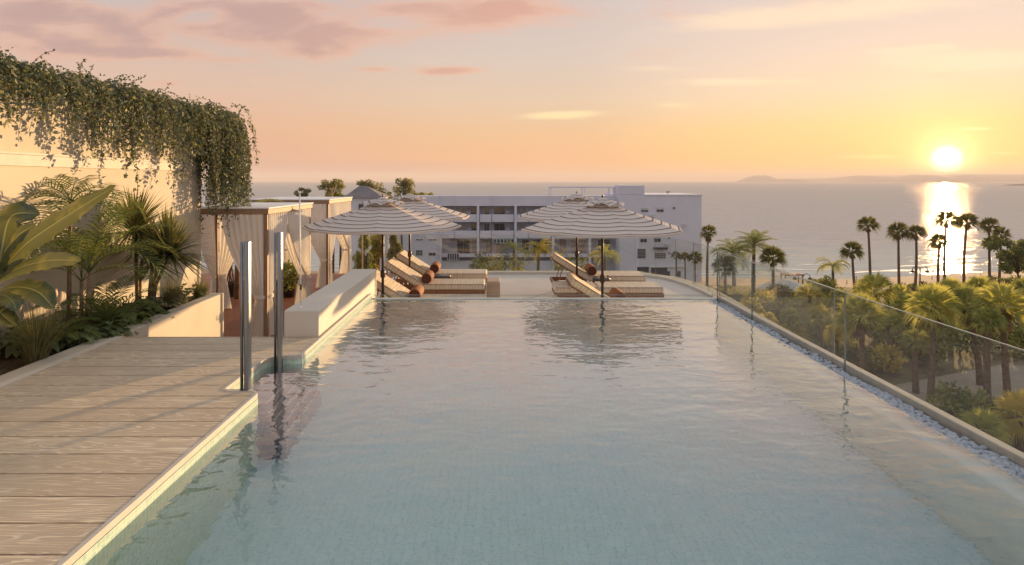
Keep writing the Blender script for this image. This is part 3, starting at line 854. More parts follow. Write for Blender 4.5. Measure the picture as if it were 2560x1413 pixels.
# hanging vine
def leaf(mb, p, d, n, L, w):
    """a pointed oval leaf, folded a little along its midrib"""
    s = d.cross(n).normalized()
    a = p; mid = p + d * (L * 0.45); tip = p + d * L - n * (L * 0.12)
    mb.quad(a, mid + s * w + n * (w * 0.25), tip, mid - s * w + n * (w * 0.25))
def rdir(r):
    while True:
        v = Vector((r.uniform(-1, 1), r.uniform(-1, 1), r.uniform(-1, 1)))
        if 0.1 < v.length < 1: return v.normalized()
def vines():
    r = random.Random(21)
    V = thing('hanging_vine', 'dense green vine draped over the top of the cream wall', 'vine', (WX, 0, 2.9))
    st = MB(); l1 = MB(); l2 = MB()
    o = Vector((WX, 0, 2.9))
    def strand(p, n, drop, outw, dens):
        """a trailing stem with leaves; p relative to o"""
        pts = [p]; d = Vector((outw, r.uniform(-0.2, 0.2), 0.45)).normalized()
        step = 0.055; L = 0
        while L < drop:
            d = (d + Vector((r.uniform(-0.12, 0.12), r.uniform(-0.2, 0.2), -0.34))).normalized()
            q = pts[-1] + d * step
            if q.x < 0.03 and q.y < 12.2 : q.x = 0.03 + r.uniform(0, 0.03)
            pts.append(q); L += step
        st.tube(pts[::2] if len(pts) > 4 else pts, 0.003, 3, False)
        for q in pts[1:]:
            for _ in range(dens):
                dd = (Vector((r.uniform(-0.5, 1.0), r.uniform(-1, 1), r.uniform(-1.1, 0.4)))).normalized()
                nn = (rdir(r) + Vector((0.5, 0, 0.5))).normalized()
                s = r.uniform(0.024, 0.05) if r.random() < 0.7 else r.uniform(0.05, 0.085)
                leaf(l2 if r.random() < 0.25 else l1, q + rdir(r) * 0.03, dd, nn, s, s * r.uniform(0.27, 0.4))
    y = 4.6
    while y < 12.3:
        # bulk length: shorter with gaps at places, long trailing at the far corner
        wob = 0.5 + 0.5 * math.sin(y * 2.3 + 0.6) * math.sin(y * 0.9 + 1.1)
        base = 0.80 + 0.34 * wob
        if y > 10.4: base = 0.85 + 0.35 * wob
        if 6.4 < y < 7.3: base *= 0.72
        drop = base * r.uniform(0.35, 1.22) * (0.86 + 0.2 * math.sin(y * 8.1 + 1.3))
        if r.random() < 0.10: drop += r.uniform(0.1, 0.5)
        if y > 10.9 and r.random() < 0.5: drop += r.uniform(0.3, 1.1)
        strand(Vector((r.uniform(-0.05, 0.12), y, r.uniform(0.0, 0.2))), 0, drop, r.uniform(0.3, 1.0), 3)
        y += 0.0125 * (0.7 + 1.1 * (0.5 + 0.5 * math.sin(y * 5.3) * math.sin(y * 1.7 + 2)))
    # growth on top
    for k in range(5200):
        yy = r.uniform(4.6, 12.25)
        hgt = 0.22 + 0.10 * math.sin(yy * 3.1) + 0.07 * math.sin(yy * 7.7 + 2)
        if yy > 11.8: hgt *= 0.5
        q = Vector((r.uniform(-0.4, 0.25), yy, 0.02 + min(0.8, abs(r.gauss(0, 0.42))) * hgt))
        dd = (rdir(r) + Vector((0.2, 0, 0.3))).normalized(); s = r.uniform(0.03, 0.065)
        leaf(l2 if r.random() < 0.12 else l1, q, dd, rdir(r), s, s * 0.34)
    for k in range(60):
        yy = r.uniform(5, 13); q = Vector((r.uniform(-0.2, 0.15), yy, 0.2)); pts = [q]
        d = Vector((r.uniform(-0.2, 0.4), r.uniform(-1, 1), 0.9)).normalized()
        for _ in range(6):
            d = (d + Vector((0.02, r.uniform(-0.2, 0.2), -0.22))).normalized(); pts.append(pts[-1] + d * 0.05)
            for __ in range(2): leaf(l1, pts[-1], rdir(r), rdir(r), 0.04, 0.014)
        st.tube(pts, 0.0028, 3, False)
    # the tail that hangs free past the end of the wall
    for k in range(190):
        yy = r.uniform(11.2, 12.4)
        strand(Vector((r.uniform(-0.25, 0.22), yy, r.uniform(-0.5, 0.1))), 0, r.uniform(0.8, 2.0) * (1.0 if yy < 12.5 else 0.6), r.uniform(-0.3, 0.5), 3)
    st.build('stem', 'vine_stem', V); l1.build('foliage', 'vine_leaf', V)
    o2 = l2.build('young_foliage', 'vine_leaf_pale', V); o2['label'] = 'paler yellowish young leaves'
vines()

# ------------------------------------------------------------------ plants
def rot_about(v, ax, a): return Matrix.Rotation(a, 3, ax) @ v
def feather_frond(mb, base, az, elev, L, droop, n=22, leaf_l=0.3, lw=0.012, vee=0.5, r=rnd, rach=0.008, sag=0.35):
    """one pinnate frond: arching midrib with leaflets on both sides"""
    p = Vector(base); h = Vector((math.cos(az), math.sin(az), 0)); e = elev; step = L / n
    side = Vector((-math.sin(az), math.cos(az), 0)); pts = [p.copy()]
    for k in range(n):
        d = h * math.cos(e) + Vector((0, 0, 1)) * math.sin(e)
        up = side.cross(d) * -1
        if up.z < 0 and abs(e) < 1.5: up = -up
        p = p + d * step; pts.append(p.copy()); e -= droop / n
        t = (k + 1) / n
        if t < 0.18: continue
        prof = math.sin(math.pi * min(1, (t - 0.1) / 0.9) ** 0.8) * 0.85 + 0.2
        ll = leaf_l * prof
        for s in (-1, 1):
            ld = (side * s * 0.85 + d * (0.45 + 0.5 * t) + up * vee * 0.5).normalized()
            ld = (ld + Vector((r.uniform(-.08, .08), r.uniform(-.08, .08), r.uniform(-.08, .08)))).normalized()
            mid = p + ld * ll * 0.55; tip = p + ld * ll + Vector((0, 0, -sag * ll))
            w = d * lw
            mb.quad(p - w * 0.5, mid - w, mid + w, p + w * 0.5); mb.tri(mid - w, tip, mid + w)
    mb.tube([tuple(q) for q in pts[::3]] + [tuple(pts[-1])], [rach * (1 - 0.8 * k / max(1, len(pts[::3]))) for k in range(len(pts[::3]) + 1)], 4, False)
def fan_leaf(mb, base, az, elev, pet, Rr, nseg=12, spread=2.2, r=rnd, droop=0.25, pw=0.02):
    h = Vector((math.cos(az), math.sin(az), 0)); d = h * math.cos(elev) + Vector((0, 0, 1)) * math.sin(elev)
    side = rot_about(Vector((-math.sin(az), math.cos(az), 0)), d, r.uniform(-1.1, 1.1)); up = d.cross(side)
    if up.z < 0: up = -up
    c = Vector(base) + d * pet - Vector((0, 0, pet * 0.06))
    mb.quad(Vector(base) - side * pw, Vector(base) + side * pw, c + side * pw * 0.6, c - side * pw * 0.6)
    tilt = r.uniform(-0.3, 0.3)
    for k in range(nseg):
        a = (k + 0.5) / nseg * 2 - 1
        a *= spread / 2
        dd = d * math.cos(a) + side * math.sin(a)
        dd = (dd + up * (0.15 - tilt * math.sin(a))).normalized()
        s2 = (side * math.cos(a) - d * math.sin(a)); ll = Rr * (0.75 + 0.25 * math.cos(a)) * r.uniform(0.88, 1.06)
        w = ll * spread / nseg * 0.42
        mid = c + dd * ll * 0.6; tip = c + dd * ll - Vector((0, 0, droop * ll * r.uniform(0.5, 1.4)))
        mb.quad(c, mid + s2 * w, mid + up * w * 0.5, mid - s2 * w) if False else mb.tri(c, mid + s2 * w, mid - s2 * w)
        mb.tri(mid + s2 * w, tip, mid - s2 * w)
def trunk(mb, pts, r0, r1, n=8):
    k = len(pts)
    mb.tube(pts, [r0 + (r1 - r0) * i / (k - 1) for i in range(k)], n)
def sword_rosette(mb, c, n, L, w, r, axis=Vector((0, 0, 1)), lo=-0.5, droop=0.35):
    """a head of stiff strap leaves"""
    for k in range(n):
        el = math.asin(r.uniform(math.sin(lo), 1.0)); az = r.uniform(0, 2 * math.pi)
        d = Vector((math.cos(az) * math.cos(el), math.sin(az) * math.cos(el), math.sin(el)))
        d = (d + axis * 0.25).normalized()
        side = d.cross(Vector((0, 0, 1))); side = side.normalized() if side.length > 0.01 else Vector((1, 0, 0))
        up = side.cross(d); l = L * r.uniform(0.75, 1.1); p = Vector(c); prev = (p - side * w * 0.5, p + side * w * 0.5)
        for j in range(1, 5):
            t = j / 4; q = Vector(c) + d * l * t - Vector((0, 0, droop * l * t * t * (1 - abs(d.z) * 0.7)))
            ww = w * (1.0 if t < 0.6 else (1 - t) / 0.4 + 0.02)
            if j == 1: ww = w * 1.1
            cur = (q - side * ww * 0.5, q + side * ww * 0.5)
            mb.quad(prev[0], prev[1], cur[1], cur[0]); prev = cur
def grass_tuft(mb, c, n, L, w, r, spread=0.9, base=0.06):
    for k in range(n):
        az = r.uniform(0, 2 * math.pi); lean = r.uniform(0.05, spread); l = L * r.uniform(0.55, 1.1)
        h = Vector((math.cos(az), math.sin(az), 0)); side = Vector((-math.sin(az), math.cos(az), 0))
        p = Vector(c) + h * r.uniform(0, base); e = math.pi / 2 - lean * 0.45; prev = None; S = 5
        for j in range(S + 1):
            ww = w * (1 - 0.92 * (j / S) ** 1.5); cur = (p - side * ww / 2, p + side * ww / 2)
            if prev: mb.quad(prev[0], prev[1], cur[1], cur[0])
            prev = cur; d = h * math.cos(e) + Vector((0, 0, 1)) * math.sin(e); p = p + d * l / S; e -= lean * 1.35 / S
def leaf_clump(mb, c, rx, ry, rz, n, s, r, fill=0.5, ratio=0.33):
    for k in range(n):
        d = rdir(r); q = (fill + (1 - fill) * r.random()) ** 0.7
        p = Vector((c[0] + d.x * rx * q, c[1] + d.y * ry * q, c[2] + d.z * rz * q))
        dd = (d + rdir(r) * 0.9 + Vector((0, 0, -0.15))).normalized(); nn = (d + rdir(r) * 0.7).normalized()
        if abs(dd.dot(nn)) > 0.95: nn = rdir(r)
        l = s * r.uniform(0.6, 1.25); leaf(mb, p, dd, nn, l, l * ratio)

SOIL = -0.06
def bed(px, X):
    """a point of the bed at depth line X, under photo column px"""
    Y = X * F / (px - VX); return Vector((X, Y, SOIL))

def banana():
    r = random.Random(4)
    b0 = bed(-25, -4.95)
    t = thing('banana_plant', 'large banana plant with broad ribbed leaves at the left edge', 'banana plant', b0)
    y0 = b0.y
    st = MB(); st.tube([(0, 0, 0), (0.02, 0, 0.35), (0.0, 0, 0.75)], [0.075, 0.065, 0.05], 10)
    st.build('stem', 'bark_pale', t, True)
    def lf(pts, W, roll, tag_=None, thin=0.0):
        """pts: photo points (px, py, Y) along the midrib"""
        P = [at(*q) - b0 for q in pts]
        # smooth the midrib
        Q = []; n = 22
        for k in range(n + 1):
            u = k / n * (len(P) - 1); i = min(int(u), len(P) - 2); f = u - i
            p0 = P[max(i - 1, 0)]; p1 = P[i]; p2 = P[i + 1]; p3 = P[min(i + 2, len(P) - 1)]
            Q.append(0.5 * ((2 * p1) + (p2 - p0) * f + (2 * p0 - 5 * p1 + 4 * p2 - p3) * f * f + (3 * p1 - p0 - 3 * p2 + p3) * f ** 3))
        m = MB(); m.uv = []; M = 6
        for k, q in enumerate(Q):
            d = (Q[min(k + 1, n)] - Q[max(k - 1, 0)]).normalized()
            s = d.cross(Vector((0, 0, 1))); s = s.normalized() if s.length > 0.05 else Vector((1, 0, 0))
            s = rot_about(s, d, roll); nn = s.cross(d)
            u = k / n
            w = W * (min(1, u / 0.16) ** 0.7) * (1 - max(0, (u - 0.55) / 0.45) ** 2.2) * 1.0 + 0.004
            for j in range(-M, M + 1):
                f = j / M
                wav = 0.05 * W * math.sin(u * 31 + (1.2 if j > 0 else 3)) * abs(f) ** 2 + 0.035 * W * math.sin(u * 67 + j) * abs(f) ** 2
                if abs(f) == 1: wav *= 1.6
                m.v.append(tuple(q + s * (w * f) + nn * (abs(f) * w * 0.28 - w * 0.32 * f * f + wav)))
                m.uv.append((0.5 + 0.5 * f, u))
        K = 2 * M + 1
        for k in range(n):
            for j in range(K - 1): m.f.append((k * K + j, k * K + j + 1, (k + 1) * K + j + 1, (k + 1) * K + j))
        o = m.build('leaf', 'banana_leaf', t, True)
    lf([(-15, 700, y0), (60, 615, y0 - 0.05), (160, 545, y0 - 0.1), (290, 464, y0 - 0.2)], 0.13, 1.15)
    lf([(-10, 700, y0), (45, 672, y0 - 0.1), (120, 652, y0 - 0.25), (203, 652, y0 - 0.4)], 0.115, 0.75)
    lf([(-10, 705, y0), (15, 640, y0), (45, 590, y0), (90, 560, y0 + 0.05)], 0.10, 0.9)
    lf([(-10, 700, y0), (5, 620, y0 + 0.1), (30, 540, y0 + 0.15), (100, 535, y0 + 0.25)], 0.17, 0.9)
    lf([(-10, 730, y0), (40, 718, y0 - 0.1), (95, 730, y0 - 0.2), (135, 772, y0 - 0.25)], 0.12, 0.55)
    lf([(-10, 735, y0), (5, 735, y0 - 0.2), (30, 752, y0 - 0.35), (42, 778, y0 - 0.4)], 0.09, 0.1)
    lf([(-20, 760, y0), (-5, 775, y0 - 0.2), (15, 795, y0 - 0.3), (40, 815, y0 - 0.4)], 0.08, 0.4)
    lf([(-20, 700, y0), (-25, 620, y0 + 0.1), (-40, 540, y0 + 0.2), (-90, 500, y0 + 0.2)], 0.14, 0.5)
banana()

def areca(label, base, fronds, trunks, seed, name='areca_palm'):
    r = random.Random(seed)
    t = thing(name, label, 'palm', base, 0, 'feather palms in the planting bed')
    for (dx, dy, h, lean) in trunks:
        m = MB(); trunk(m, [(dx, dy, 0), (dx + lean * 0.4, dy, h * 0.5), (dx + lean, dy, h)], 0.028, 0.018, 8); m.build('trunk', 'bark_pale', t, True)
    m = MB()
    for (x, y, z, n, L, ll, e0, e1) in fronds:
        for k in range(n):
            az = 2 * math.pi * (k + r.uniform(-0.3, 0.3)) / n
            feather_frond(m, (x, y, z), az, r.uniform(e0, e1), L * r.uniform(0.8, 1.1), r.uniform(1.3, 2.2), 24, ll * 0.85, 0.011, 0.5, r, 0.006, 0.2)
    m.build('crown', 'areca_leaf', t)
    return t
b1 = bed(172, -5.22)
areca('slender single-trunk palm with a full feathery head beside the banana plant', b1, [(0.02, 0, 1.56, 16, 0.95, 0.36, 0.1, 1.45)], [(0, 0, 1.56, 0.02)], 31)
b2 = bed(210, -4.95)
areca('twin-stemmed feather palm with arching fronds between banana and sword-leaved plants', b2, [(0.06, 0, 0.72, 12, 1.3, 0.36, 0.85, 1.5), (-0.03, 0, 0.62, 7, 1.0, 0.32, 0.7, 1.45)], [(0.02, 0, 0.72, 0.05), (-0.05, 0.03, 0.62, 0.0)], 32)
b3 = bed(268, -4.72)
areca('short young feather palm with no trunk showing near the planter kerb', b3, [(0, 0, 0.04, 11, 0.9, 0.26, 0.95, 1.5)], [(0, 0, 0.06, 0)], 33)
b4 = bed(140, -4.85)
areca('small dark feather palm seedling low between banana and fountain grass', b4, [(0, 0, 0.03, 9, 0.55, 0.2, 0.8, 1.45)], [(0, 0, 0.05, 0)], 34)

def dracaena(label, base, heads, seed):
    r = random.Random(seed)
    t = thing('dracaena', label, 'dracaena', base)
    m = MB()
    for (x, y, z, n, L) in heads:
        ts = MB(); trunk(ts, [(x * 0.15, y * 0.15, 0), (x * 0.35, y * 0.4, z * 0.45), (x, y, z)], 0.03, 0.02, 8); ts.build('trunk', 'bark_pale', t, True)
        ax = Vector((x, y, 0)) * 0.6 + Vector((0, 0, 1))
        sword_rosette(m, (x, y, z), n, L, 0.024, r, ax, -0.55, 0.30)
    m.build('crown', 'dracaena_leaf', t)
b5 = bed(345, -5.15)
dracaena('tall sword-leaved plant in the bed, its spiky head highest against the wall', b5, [(-0.02, -0.05, 1.12, 280, 0.74), (0.02, 0.1, 0.86, 150, 0.62)], 41)
b6 = bed(372, -4.95)
dracaena('many-stemmed sword-leaved plant leaning toward the cabana', b6, [(0.32, -0.05, 0.78, 260, 0.76), (0.14, 0.12, 0.88, 170, 0.66), (0.12, -0.12, 0.66, 120, 0.6)], 42)

def tuft(label, base, n, L, mat, seed, w=0.006, spread=0.9, plumes=0, name='grass_clump'):
    r = random.Random(seed)
    t = thing(name, label, 'ornamental grass', base)
    m = MB(); grass_tuft(m, (0, 0, 0), n, L, w, r, spread, 0.09); m.build('blades', mat, t)
    for k in range(plumes):
        az = r.uniform(0, 6.28); ln = r.uniform(0.05, 0.28); hh = L * r.uniform(0.9, 1.12)
        tip = Vector((math.cos(az) * ln, math.sin(az) * ln, hh))
        s = MB(); s.tube([(0, 0, 0), tip * 0.5 + Vector((0, 0, 0.03)), tip], 0.0022, 4); st = s.build('stalk', 'grass_blade', t)
        q = MB()
        d = (tip * 0.4 + Vector((0, 0, 0.3))).normalized(); LL = r.uniform(0.08, 0.13)
        q.tube([tip + d * LL * f for f in (0, 0.15, 0.4, 0.7, 0.9, 1)], [0.006, 0.017, 0.022, 0.019, 0.012, 0.003], 8)
        for z in range(160):
            f = r.random(); pp = tip + d * LL * f; dd = rdir(r); ss = dd.cross(rdir(r)).normalized() * 0.0015
            q.tri(pp - ss, pp + dd * 0.021 + d * 0.006, pp + ss)
        q.build('plume', 'plume', st)
tuft('fountain grass with pale bottle-brush plumes at the near end of the bed', Vector((-4.60, 6.08, SOIL)), 460, 0.62, 'grass_blade', 51, 0.006, 1.0, 15, 'fountain_grass')
tuft('small pale variegated grass at the left frame edge beside the kerb', Vector((-4.62, 5.42, SOIL)), 150, 0.26, 'grass_pale', 52, 0.008, 1.2)
tuft('tall fine green grass in the bed below the spiky sword-leaved plant', bed(425, -4.68), 330, 0.55, 'grass_blade', 53, 0.005, 0.8)
tuft('silvery strap grass spilling over the kerb near the planter end', bed(450, -4.62), 170, 0.34, 'grass_pale', 54, 0.008, 1.1)
tuft('bright green grass tuft at the far end of the planter', bed(500, -4.62), 260, 0.34, 'grass_blade', 55, 0.010, 0.9)

def broadleaf(label, base, n, L, seed, mat='dark_leaf', spread=0.2):
    r = random.Random(seed)
    t = thing('leafy_plant', label, 'leafy plant', base, 0, 'low leafy plants of the planting bed')
    m = MB()
    for k in range(n):
        az = r.uniform(0, 6.28); e = r.uniform(0.1, 1.4); st = r.uniform(0.05, spread)
        p = Vector((math.cos(az) * st, math.sin(az) * st, 0.04 + r.uniform(0, 0.16) * math.sin(e) + L * 0.3 * r.random()))
        d = Vector((math.cos(az) * math.cos(e), math.sin(az) * math.cos(e), math.sin(e) * 0.6)); s = d.cross(Vector((0, 0, 1))).normalized(); u = s.cross(d)
        l = L * r.uniform(0.6, 1.1); prev = None; W = l * 0.26
        for j in range(6):
            f = j / 5; q = p + d * l * f - Vector((0, 0, 0.55 * l * f * f)); w = W * math.sin(math.pi * (0.06 + 0.92 * f)) ** 0.8
            cur = (q - s * w + u * w * 0.3, q, q + s * w + u * w * 0.3)
            if prev:
                m.quad(prev[0], prev[1], cur[1], cur[0]); m.quad(prev[1], prev[2], cur[2], cur[1])
            prev = cur
    m.build('foliage', mat, t, True)
broadleaf('glossy dark low plant next to the fountain grass', Vector((-4.70, 6.80, SOIL)), 75, 0.20, 61, spread=0.28)
broadleaf('glossy dark low plant by the kerb, in front of the twin-stemmed palm', Vector((-4.66, 7.1, SOIL)), 75, 0.20, 62, spread=0.26)
broadleaf('broad-leaved low plant with lit yellow-green leaves beside the short palm', Vector((-4.66, 7.62, SOIL)), 60, 0.23, 63, 'areca_leaf', 0.24)
broadleaf('low plant under the sword-leaved stems, half hidden by the kerb plants', Vector((-4.74, 8.1, SOIL)), 65, 0.20, 64, spread=0.28)
broadleaf('low dark plant against the wall behind the feather palms', Vector((-5.15, 7.75, SOIL)), 60, 0.22, 65, spread=0.3)
broadleaf('low dark plant under the banana leaves', Vector((-5.1, 6.6, SOIL)), 70, 0.24, 66, spread=0.35)
broadleaf('silvery leafed low plant next to the tall fine grass', bed(385, -4.8), 70, 0.17, 67, 'grass_pale', 0.24)
broadleaf('low plant between the two grass clumps at the far end of the bed', bed(470, -4.78), 60, 0.18, 68, 'areca_leaf', 0.22)

# ------------------------------------------------------------------ lower terraces
structure(MB().box(-15.5, -3.3, 6.94, 19.6, FL - 0.09, FL).build('red_terrace', 'red_deck'))
kerb = [(-3.29, 19.5), (4.2, 19.5)]
kc = [on(1616, 687, FL + 0.06), on(1665, 694, FL + 0.06), on(1712, 707, FL + 0.06), on(1750, 722, FL + 0.06), on(1790, 742, FL + 0.06)]
edge = [(4.2, 19.5)] + [(p.x, p.y) for p in kc] + [(5.30, 13.5), (5.22, 9.7)]
# smooth the corner
def smooth_path(P, n=6):
    out = []
    for i in range(len(P) - 1):
        p0 = Vector(P[max(i - 1, 0)]); p1 = Vector(P[i]); p2 = Vector(P[i + 1]); p3 = Vector(P[min(i + 2, len(P) - 1)])
        for k in range(n):
            f = k / n
            q = 0.5 * ((2 * p1) + (p2 - p0) * f + (2 * p0 - 5 * p1 + 4 * p2 - p3) * f * f + (3 * p1 - p0 - 3 * p2 + p3) * f ** 3)
            out.append((q.x, q.y))
    out.append(tuple(P[-1])); return out
edge_s = smooth_path(edge)
poly = [(-3.29, 9.68), (5.22, 9.68)] + list(reversed(edge_s)) + [(-3.29, 19.5)]
structure(MB().prism(poly, FL - 0.09, FL).build('sun_terrace', 'terrace_stone'))
kp = [(-3.29, 19.48)] + edge_s
structure(path_strip(MB(), kp, -0.02, -0.09, FL + 0.001, FL + 0.075).build('terrace_kerb', 'trim'))
structure(path_strip(MB(), kp, 0.0, 0.34, FL - 0.2, FL + 0.055).build('terrace_ledge', 'gravel_ledge'))

# glass around the sun terrace
GT = 0.03
def far_glass(px0, px1, label):
    a = at(px0, 600, 19.62); c = at(px1, 600, 19.62)
    glass_panel('glass_panel', label, (a.x + 0.01, 19.62), (c.x - 0.01, 19.62), FL + 0.02, GT, 'glass balustrade panels of the sun terrace')
far_glass(884, 1030, 'clear glass panel behind the left parasols, next to the cabanas')
far_glass(1030, 1190, 'clear glass panel of the far balustrade behind the left loungers')
far_glass(1190, 1380, 'clear glass panel at the far balustrade between both parasol pairs')
far_glass(1380, 1590, 'clear glass panel behind the right parasol poles')
cp = [(p[0] + 0.13, p[1] + 0.13) for p in edge_s]
tot = len(cp); ks = [2, 8, 14, 20, 26, 30, tot - 1]
cl = ['terrace corner, first panel of the bend', 'terrace corner, second panel of the bend', 'terrace bend in front of the white building edge',
      'sun terrace side just before the short palms', 'sun terrace side near the white lamp hook', 'sun terrace side running behind the pool corner']
for k in range(6):
    glass_panel('glass_panel', 'narrow clear glass panel at the ' + cl[k], cp[ks[k]], cp[ks[k + 1]], FL + 0.06, GT, 'glass balustrade panels of the sun terrace')
p = at(906, 600, 19.55)
t = thing('balustrade_post', 'slim bronze post of the far glass balustrade beside the cabana', 'post', (p.x, 19.5, FL + 0.076))
MB().box(-0.025, 0.025, -0.02, 0.02, 0, 1.2, 0.004).build('shaft', 'post_wood', t)
MB().box(-0.05, 0.05, -0.04, 0.04, 0, 0.012).build('foot', 'dark_metal', t)

# ------------------------------------------------------------------ cabanas
def curtain(parent, a, c, ztop, zbot, ztie, side, seed, width_tie=0.16, label=None):
    """pleated cloth from a to c along its rail; gathered towards c at the tie"""
    r = random.Random(seed)
    a = Vector(a); c = Vector(c); d = c - a; L = d.length; d.normalize(); nrm = Vector((-d.y, d.x))
    nu, nz = 64, 26; m = MB(); k0 = 2 * math.pi * max(4, round(L / 0.11))
    ph = r.uniform(0, 6)
    for iz in range(nz + 1):
        t = iz / nz; z = ztop + (zbot - ztop) * t
        tt = (ztop - ztie) / (ztop - zbot)
        if t < tt: g = (t / tt) ** 1.7
        else: g = 1 - 0.55 * ((t - tt) / (1 - tt)) ** 0.7
        w = L * (1 - g) + width_tie * g
        if t >= tt: w = width_tie + (t - tt) / (1 - tt) * 0.12
        amp = 0.013 + 0.018 * (1 - w / L)
        if abs(t - tt) < 0.03: amp *= 0.6
        for iu in range(nu + 1):
            u = iu / nu
            off = math.sin(u * k0 + ph + 0.6 * math.sin(t * 4 + u * 3)) * amp + 0.010 * math.sin(u * 7 + t * 5 + ph)
            # right edge stays at the post, left edge is drawn in
            q = c - d * (w * (1 - u)) + nrm * off
            m.v.append((q.x, q.y, z + 0.006 * math.sin(u * 9 + ph) * t))
    for iz in range(nz):
        for iu in range(nu): i = iz * (nu + 1) + iu; m.f.append((i, i + 1, i + nu + 2, i + nu + 1))
    o = m.build('curtain', 'curtain_cloth', parent, True)
    if label: o['label'] = label
    b = MB(); cc = c - d * (width_tie * 0.5); n = 14
    ring = [(cc + d * (width_tie * 0.62) * math.cos(6.2832 * j / n) + nrm * 0.055 * math.sin(6.2832 * j / n)) for j in range(n)]
    for j in range(n):
        p, q = ring[j], ring[(j + 1) % n]
        b.quad((p.x, p.y, ztie - 0.03), (q.x, q.y, ztie - 0.03), (q.x, q.y, ztie + 0.03), (p.x, p.y, ztie + 0.03))
    b.build('tie_band', 'curtain_cloth', o)
def cabana(label, x0, x1, y0, y1, ztop, seed, skip=()):
    t = thing('cabana', label, 'cabana', (x0, y0, FL), 0, 'curtained cabanas on the red terrace')
    w, dp, h = x1 - x0, y1 - y0, ztop - FL
    MB().box(-0.03, w + 0.03, -0.03, dp + 0.03, h - 0.10, h, 0.008).build('roof_beam', 'post_wood', t)
    MB().box(-0.05, w + 0.05, -0.05, dp + 0.05, h + 0.001, h + 0.03, 0.006).build('roof', 'roof_white', t)
    for (px, py) in ((0, 0), (w - 0.075, 0), (0, dp - 0.075), (w - 0.075, dp - 0.075)):
        MB().box(px, px + 0.075, py, py + 0.075, 0, h - 0.101, 0.004).build('post', 'post_wood', t)
    zt, zb_, zi = h - 0.105, 0.02, 0.78
    g = 0.10
    S = {'front_l': ((w * 0.40, -0.02), (g, -0.02)), 'front_r': ((w * 0.62, -0.02), (w - 0.06, -0.02)),
         'right_f': ((w + 0.0, dp * 0.40), (w + 0.0, g - 0.02)), 'right_b': ((w + 0.0, dp * 0.42), (w + 0.0, dp - g)),
         'back_l': ((w * 0.35, dp - 0.02), (g, dp - 0.02)), 'back_r': ((w * 0.66, dp - 0.02), (w - 0.1, dp - 0.02)),
         'left_f': ((0.04, dp * 0.36), (0.04, 0.1)), 'left_b': ((0.04, dp * 0.62), (0.04, dp - 0.1))}
    for k, (nm, (a, c)) in enumerate(S.items()):
        if nm not in skip: curtain(t, a, c, zt, zb_, zi, 1, seed + k)
xr = -582 * 11.5 / F
cabana('wood-framed curtained cabana nearer the deck, half under the trailing vine', xr - 2.2, xr, 11.5, 14.15, at(668, 523, 11.5).z, 100)
xr = -429 * 16.9 / F
cabana('wood-framed curtained cabana farther back, beside the left parasol', xr - 2.2, xr, 16.9, 19.45, at(820, 501, 16.9).z, 200)
# potted greenery between the cabanas
def pot(label, loc, kind, seed):
    r = random.Random(seed)
    t = thing('potted_plant', label, 'potted plant', loc)
    MB().lathe([(0.13, 0), (0.16, 0.02), (0.2, 0.32), (0.22, 0.36), (0.19, 0.36), (0.185, 0.30), (0.0, 0.29)], 20).build('pot', 'dark_metal', t, True)
    m = MB()
    if kind == 'palm':
        s = MB()
        for k in range(7): s.tube([(r.uniform(-.1, .1), r.uniform(-.1, .1), 0.28), (r.uniform(-.2, .2), r.uniform(-.15, .15), 1.1)], 0.018, 6)
        s.build('stem', 'bark', t)
        for k in range(5): sword_rosette(m, (r.uniform(-.22, .22), r.uniform(-.2, .2), r.uniform(0.85, 1.3)), 60, 0.5, 0.018, r)
        m.build('crown', 'dracaena_leaf', t)
    else:
        leaf_clump(m, (0, 0, 0.55), 0.42, 0.4, 0.33, 700, 0.12, r, 0.3); m.build('foliage', 'bush_leaf', t)
p = on(572, 742, FL); pot('tall potted sword-leaved plant seen through the near cabana', p, 'palm', 71)
p = on(722, 742, FL); pot('round bushy potted plant on the red floor between the two cabanas', p, 'bush', 72)
r = random.Random(77)
p = Vector((-6.6, 15.4, FL))
t = thing('terrace_palm', 'feather palm behind the near cabana, one frond arching out past the vine', 'palm', p)
m = MB(); trunk(m, [(0, 0, 0), (0.02, 0, 1.0), (0.05, 0, 2.0)], 0.07, 0.05); m.build('trunk', 'bark', t, True)
m = MB()
for k in range(11): feather_frond(m, (0.05, 0, 2.0), 6.28 * k / 11 + 0.1, r.uniform(0.6, 1.1), 1.25, 1.3, 24, 0.3, 0.012, 0.5, r)
m.build('crown', 'palm_leaf', t)

